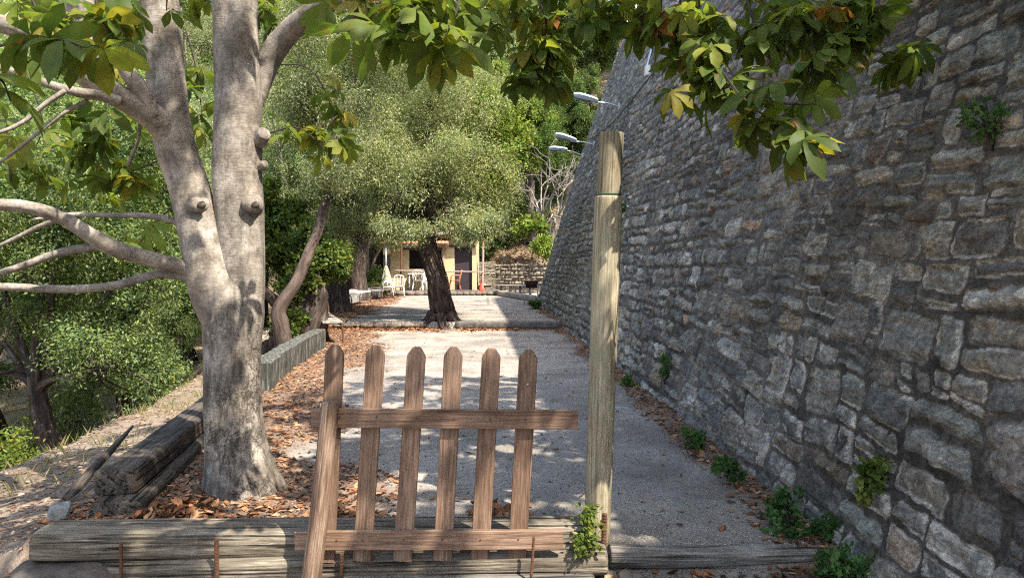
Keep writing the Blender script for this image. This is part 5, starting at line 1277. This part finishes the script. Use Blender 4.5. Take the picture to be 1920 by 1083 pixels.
#=====WALLTHINGS=====
# ------------------------------------------------------------------ street lamps on the wall
LG = 'grey street lamps mounted on the stone wall'
def lamp(label, px, py, d, Lm, tiltz, wy, wz, yaw=0.0):
    c = at(px, py, d); t = thing('street_lamp', label, 'street lamp', c, LG)
    ax = norm(np.array([-1.0, -.15 + yaw, tiltz])); 
    P = [c - ax * Lm * .5, c - ax * Lm * .46, c - ax * Lm * .2, c + ax * Lm * .2, c + ax * Lm * .44, c + ax * Lm * .5]
    mb = MB(); tube(mb, [p + [0, 0, .02] for p in P], np.array([.05, .085, .115, .125, .085, .02]) * Lm / .62, 20, 6, lambda t_, s, r_: np.where(np.cos(t_) < 0, .62, 1.0), up=(0, 0, 1), flat=.78); mb.build('housing', MAT['lamp'], t)
    mb = MB(); tube(mb, [p + [0, 0, -.020] for p in P[2:5]], np.array([.06, .075, .05]) * Lm / .62, 16, 5, lambda t_, s, r_: np.where(np.cos(t_) > 0, .2, 1.0), up=(0, 0, 1), flat=.6); mb.build('lens', MAT['lens'], t)
    wp = wpt(wy, wz, .0); mb = MB(); tube(mb, [P[1], P[1] * .5 + wp * .5 + [0, 0, .04], wp + [.1, 0, 0]], .02, 8, 5); mb.build('arm', MAT['steel'], t)
    mb = MB(); box(mb, wp - [.0, 0, 0], (.06, .14, .22)); mb.build('bracket', MAT['steel'], t, smooth=False)
lamp('highest fully seen grey street lamp, above the top of the round pole', 1097, 186, 18.5, .66, .22, 18.6, 5.45)
lamp('middle grey street lamp of the three seen in a row on the wall edge', 1060, 260, 21.5, .66, .26, 21.6, 5.0)
lamp('lowest and farthest grey street lamp on the wall edge', 1046, 281, 24.3, .62, .05, 24.4, 5.1)
lamp('grey street lamp half hidden by hanging leaves at the top of the picture', 1165, 18, 14.0, .66, .30, 14.2, 6.2)
# conduit and junction box, cable
p0, p1 = at(1210, 145, 14), at(1226, 70, 14)
def on_wall(px, py, out=.03):
    lo, hi = 1.5, 40
    for _ in range(50):
        mid = (lo + hi) / 2; q = at(px, py, mid)
        if q[0] - (wall_x(mid) + BAT * q[2] + .006 * q[2] ** 2) > -out: hi = mid
        else: lo = mid
    return at(px, py, lo)
mb = MB(); tube(mb, [on_wall(1209, 143), on_wall(1217, 110), on_wall(1226, 75), on_wall(1236, 20)], .03, 8, 5)
tag(mb.build('conduit_pipe', MAT['steel']), 'grey vertical conduit pipe on the upper part of the stone wall', 'pipe')
q = on_wall(1214, 133, .06); mb = MB(); box(mb, q, (.10, .16, .20))
tag(mb.build('junction_box', MAT['white'], smooth=False), 'small white junction box at the foot of the conduit pipe', 'box')
mb = MB(); tube(mb, [on_wall(a, b_, .045) for a, b_ in ((1105, 262), (1140, 238), (1175, 200), (1210, 155), (1250, 110), (1300, 60))], .014, 6, 6)
tag(mb.build('wall_cable', MAT['cable']), 'dark cable slanting up the far part of the stone wall', 'cable')
# railing on top of the wall
t = thing('wall_railing', 'thin metal railing along the top of the far end of the stone wall', 'railing', (3.6, 22, 9))
ys_ = np.linspace(19.5, 25.0, 8); pr = [np.array([wpt(y, 9.0, -.15)[0], y, 8.95]) for y in ys_]
for p in pr:
    mb = MB(); tube(mb, [p, p + [0, 0, .95]], .02, 6, 2); mb.build('upright', MAT['steel'], t)
for zz in (.5, .95):
    mb = MB(); tube(mb, [p + [0, 0, zz] for p in pr], .018, 6, 2); mb.build('rail', MAT['steel'], t)
# house on the hillside
hs = thing('pink_house', 'fragment of a pinkish house with tiled roof showing between trees near the lamps', 'house', (3.9, 47, 6))
mb = MB(); box(mb, (4.6, 48.5, 7.4), (3.4, 3, 3.6)); mb.build('wall', MAT['pink'], hs, smooth=False)
mb = MB(); tiled(mb, 2.7, 6.6, 46.6, 48.6, 9.0, 9.9, 0, 20); tiled(mb, 2.7, 6.6, 50.4, 48.6, 9.0, 9.9, 0, 20); mb.build('roof', MAT['tile'], hs)
mb = MB(); box(mb, (3.9, 46.99, 7.6), (.8, .05, 1.1)); mb.build('window', MAT['lens'], hs, smooth=False)

# ------------------------------------------------------------------ small plants
NET = np.array([[.075, .14, .045], [.10, .17, .055], [.055, .105, .035]])
PG = 'weeds at the foot of the stone wall'
def weed(label, p, rad, n, per, seed, L=.045, W=.03, h=1.0, pal=NET, name='weed', grp=PG):
    return bush(name, label, p, rad, pal, seed, n, per, L, W, 'plant', .03, .05, h, grp)
def gp(px, py, d): p = at(px, py, d); p[2] = GL(p[0], p[1]); return p
weed('weed tuft hanging over the timbers at the foot of the tall pole', at(1103, 1012, 3.58), .042, 14, 16, 201, .026, .018, .9, LIME * .8, grp='plants by the pole')
weed('weed clump on the ground below the foot of the tall pole', at(1112, 1082, 3.50), .058, 20, 18, 202, .026, .018, .6, LIME * .8, grp='plants by the pole')
weed('tall green nettle clump against the wall beyond the grey log', (1.50, 3.95, .1), .085, 28, 20, 203, .036, .024, 1.6)
weed('low green clump on the leaves beside the nettles', (1.44, 3.80, .08), .065, 20, 18, 204, .032, .021, .7)
weed('dark green clump at the foot of the wall beyond the grey log end', (1.66, 3.78, .08), .09, 30, 22, 205, .036, .024, .8)
weed('green clump at the bottom edge below the short dark log', (1.56, 3.45, .02), .11, 36, 24, 206, .036, .024, .6, NET * 1.2)
weed('small dark weed at the wall foot further along the path', (1.40, 4.75, .1), .06, 18, 16, 207, .04, .026, .8)
weed('small green weed on the wall foot by the leaf line', (1.46, 5.6, .1), .07, 18, 20, 208, .035, .022, 1.0)
weed('small weed at the wall foot in the middle distance', (1.33, 8.6, .1), .08, 20, 18, 209, .05, .03, 1.2)
weed('weed at the wall foot near the barbecue', (.72, 21.5, .25), .17, 30, 20, 210, .07, .04, .8)
q = on_wall(1640, 905, .02); weed('light green plant growing out of the lower wall joint', q, .085, 30, 24, 211, .038, .03, 1.6, LIME * .75)
q = on_wall(1455, 430, .0) if False else on_wall(1245, 715, .02); weed('small tuft growing out of the wall near its foot', q, .10, 20, 18, 212, .04, .025, 1.6)
q = on_wall(1860, 262, .02); weed('small fern-like plant high in the wall at the far right', q, .10, 22, 12, 213, .03, .018, 1.0)
q = on_wall(1665, 795, .02); weed('tiny green sprig in a joint above the light green plant', q, .03, 8, 12, 214, .02, .014, 1.2)
q = on_wall(1163, 415, .02); weed('small plant on the wall just right of the top of the pole', q, .16, 26, 20, 215, .06, .035, 1.6)
p = np.array([-6.55, 9.3, GL(-6.55, 9.3) - .1]); bush('green_bush', 'bright yellow-green bush at the left edge below the bank', p, .62, LIME * .8, 120, 150, 50, .06, .035, csp=.14)
p = np.array([-7.6, 12.6, GL(-7.6, 12.6)]); bush('green_bush', 'low grey-green bush behind the three-stemmed tree', p, .7, BLUE, 121, 150, 50, .06, .03, csp=.16)
# dry grass on the slope
def grass():
    r = np.random.default_rng(31); n = 26000
    x = r.uniform(-16, -3.2, n); y = r.uniform(3.5, 30, n)
    m = (fbm(x * .5, y * .5, seed=8) + .25 * (left_edge(y) - x > 3.4) > .12) & (left_edge(y) - x > .35); x, y = x[m], y[m]; n = len(x); z = ground_z(x, y)
    a = r.uniform(0, 6.28, n); X = norm(np.stack([np.cos(a) * .5, np.sin(a) * .5, np.ones(n)], -1)); Z = norm(np.stack([np.sin(a), -np.cos(a), 0 * a], -1) + r.normal(0, .2, (n, 3)))
    pal = np.array([[.30, .25, .12], [.22, .20, .09], [.12, .15, .05], [.36, .31, .18]]); c = pal[r.integers(0, 4, n)]
    mb = MB(); leaf_quads(mb, np.stack([x, y, z - .01], -1), X, Z, r.uniform(.06, .20, n), r.uniform(.006, .014, n), np.hstack([c, np.ones((n, 1))]))
    kind(mb.build('dry_grass', MAT['leaf'], smooth=False), 'stuff', 'dry yellow and green grass on the left slope')
grass()
# leaf litter ----------------------------------------------------------------
def litter_leaves(name, label, x, y, r, size, zoff=0.0, pal=None, curl=1.0):
    n = len(x); z = ground_z(x, y) + zoff
    a = r.uniform(0, 6.28, n); X = norm(np.stack([np.cos(a), np.sin(a), r.normal(0, .25, n) * curl], -1)); Z = norm(np.array([0, 0, 1.]) + r.normal(0, .35 * curl, (n, 3))); Y = norm(np.cross(Z, X)); Z = np.cross(X, Y)
    L = size * r.uniform(.6, 1.3, n); W = L * r.uniform(.35, .6, n); cu = r.uniform(-.2, .55, n) * curl
    st = [(0, .12, 0), (.35, .8, .10), (.7, 1.0, .05), (1, .06, .25)]
    Vs = []
    for (u, wv, cz1) in st:
        for sgn in (-1, 0, 1):
            Vs.append(np.stack([x, y, z], -1) + X * ((u - .5) * L)[:, None] + Y * (sgn * wv * W / 2)[:, None] + Z * ((cz1 * cu + abs(sgn) * wv * .28 * cu) * L + .004)[:, None])
    V = np.stack(Vs, 1); fq = []
    for i in range(3): fq += [(i * 3, i * 3 + 1, i * 3 + 4, i * 3 + 3), (i * 3 + 1, i * 3 + 2, i * 3 + 5, i * 3 + 4)]
    fq = np.array(fq); FF = (fq[None] + (np.arange(n) * 12)[:, None, None]).reshape(-1, 4)
    if pal is None: pal = np.array([[.28, .125, .06], [.19, .085, .042], [.36, .175, .09], [.12, .062, .035], [.42, .25, .14], [.06, .036, .024]])
    c = pal[r.integers(0, len(pal), n)] * r.uniform(.8, 1.2, (n, 1)); c = np.hstack([c, np.ones((n, 1))])
    mb = MB(); mb.add(V.reshape(-1, 3), FF, np.repeat(c, 12, 0)); return kind(mb.build(name, MAT['litter'], smooth=False), 'stuff', label)
r = np.random.default_rng(77)
N = 64000; x = r.uniform(-5.5, 1.7, N); y = 3.0 + 28 * r.random(N) ** 1.6
m = (litter_mask(x, y) > r.random(N) * .95 + .03) & (x < wall_x(y) + .02); x, y = x[m], y[m]
litter_leaves('fallen_leaves', 'dry orange-brown leaves drifted along the path edges', x, y, r, .050, .003)
x = r.uniform(-5.5, 1.7, 90000); y = 3.0 + 20 * r.random(90000) ** 1.6; m = (litter_mask(x, y) * .7 + .05 > r.random(90000)) & (x < wall_x(y)); x, y = x[m], y[m]
litter_leaves('leaf_crumbs', 'crushed bits of dry leaf among the fallen leaves', x, y, r, .020, .002, np.array([[.16, .08, .045], [.10, .055, .035], [.24, .15, .09], [.05, .035, .025]]))
x = np.concatenate([r.uniform(-4.5, 1.1, 2600), r.normal(-1.6, .5, 500)]); y = np.concatenate([16.5 - np.abs(r.normal(0, .22, 2600)), r.normal(16.2, .25, 500)]); m = (x > -4.5) & (x < 1.1) & (fbm(x * 1.5, y, seed=3) > -.2) & (y < 16.52)
litter_leaves('step_leaves', 'orange leaves gathered along the foot of the step', x[m], y[m], r, .085, .004)
# heap behind the front timber
x = r.uniform(-2.0, .1, 900); y = 3.82 + np.abs(r.normal(0, .16, 900)); hm = (fbm(x * 2.2, y * 2, seed=88) > -.12)
litter_leaves('leaf_heap', 'heap of big orange leaves against the back of the front timber', x[hm], y[hm], r, .085, .015 + .04 * r.random(int(hm.sum())), None, 1.8)
# scattered leaves on the gravel
x = r.uniform(-2.2, 1.3, 420); y = 3.9 + 27 * r.random(420) ** 1.5
litter_leaves('scattered_leaves', 'single dry leaves scattered on the grey gravel', x, y, r, .05, .004)
# front ground
x = r.uniform(-3.2, 1.8, 1500); y = r.uniform(2.6, 3.6, 1500); m = fbm(x * 2, y * 2, seed=6) > -.15
litter_leaves('front_leaves', 'dark brown leaves on the ground in front of the timbers', x[m], y[m], r, .065, .004)
# pale needles and bits on the bank
x = r.uniform(-6.4, -2.5, 14000); y = 3.0 + 14 * r.random(14000) ** 1.4; m = (left_edge(y) - x > .1)
litter_leaves('bank_litter', 'pale straw and dry bits on the bank outside the sleepers', x[m], y[m], r, .05, .002, np.array([[.24, .165, .12], [.20, .13, .09], [.14, .085, .06], [.30, .24, .18]]), .6)
# litter on the slope behind the rubble wall
x = r.uniform(-2.0, 3.0, 5000); y = r.uniform(34.1, 40, 5000)
litter_leaves('slope_litter', 'brown litter on the slope above the rubble wall', x, y, r, .14, .01, np.array([[.30, .18, .10], [.20, .12, .07], [.12, .08, .05]]))
# pebbles on the path and scree
def pebbles(name, label, x, y, r, size, col):
    n = len(x); z = ground_z(x, y); base = np.array([(1, 0, 0), (0, 1, 0), (-1, 0, 0), (0, -1, 0), (0, 0, .7), (0, 0, -.7)], float)
    fc = np.array([(0, 1, 4), (1, 2, 4), (2, 3, 4), (3, 0, 4)])
    s = size * r.uniform(.4, 1.3, n); sc = r.uniform(.6, 1.2, (n, 6, 3)); V = base[None] * sc * s[:, None, None] * .5 + np.stack([x, y, z + s * .1], -1)[:, None, :]
    FF = (fc[None] + (np.arange(n) * 6)[:, None, None]).reshape(-1, 3); c = np.asarray(col) * r.uniform(.6, 1.4, (n, 1)); c = np.hstack([c, np.ones((n, 1))])
    kind(MB().add(V.reshape(-1, 3), FF, np.repeat(c, 6, 0)).build(name, MAT['pebble'], smooth=False), 'stuff', label)
mp_ = M('pebble', .9, .2); a_ = mp_.n("ShaderNodeAttribute", attribute_name='Col'); mp_.col(a_.outputs["Color"]); MAT['pebble'] = mp_.m
x = r.uniform(-2.6, 1.5, 16000); y = 3.7 + 13 * r.random(16000) ** 1.7; m = x < wall_x(y) - .05
pebbles('path_gravel', 'loose grit on the grey path', x[m], y[m], r, .013, (.27, .245, .215))
x = r.uniform(-14, -5.5, 16000); y = r.uniform(8, 30, 16000); m = fbm(x * .35, y * .35, seed=19) > -.1
pebbles('scree', 'pale stones of the scree among the trees on the left', x[m], y[m], r, .055, (.30, .275, .25))
for o in list(bpy.data.objects):
    if '_o' in o: del o['_o']
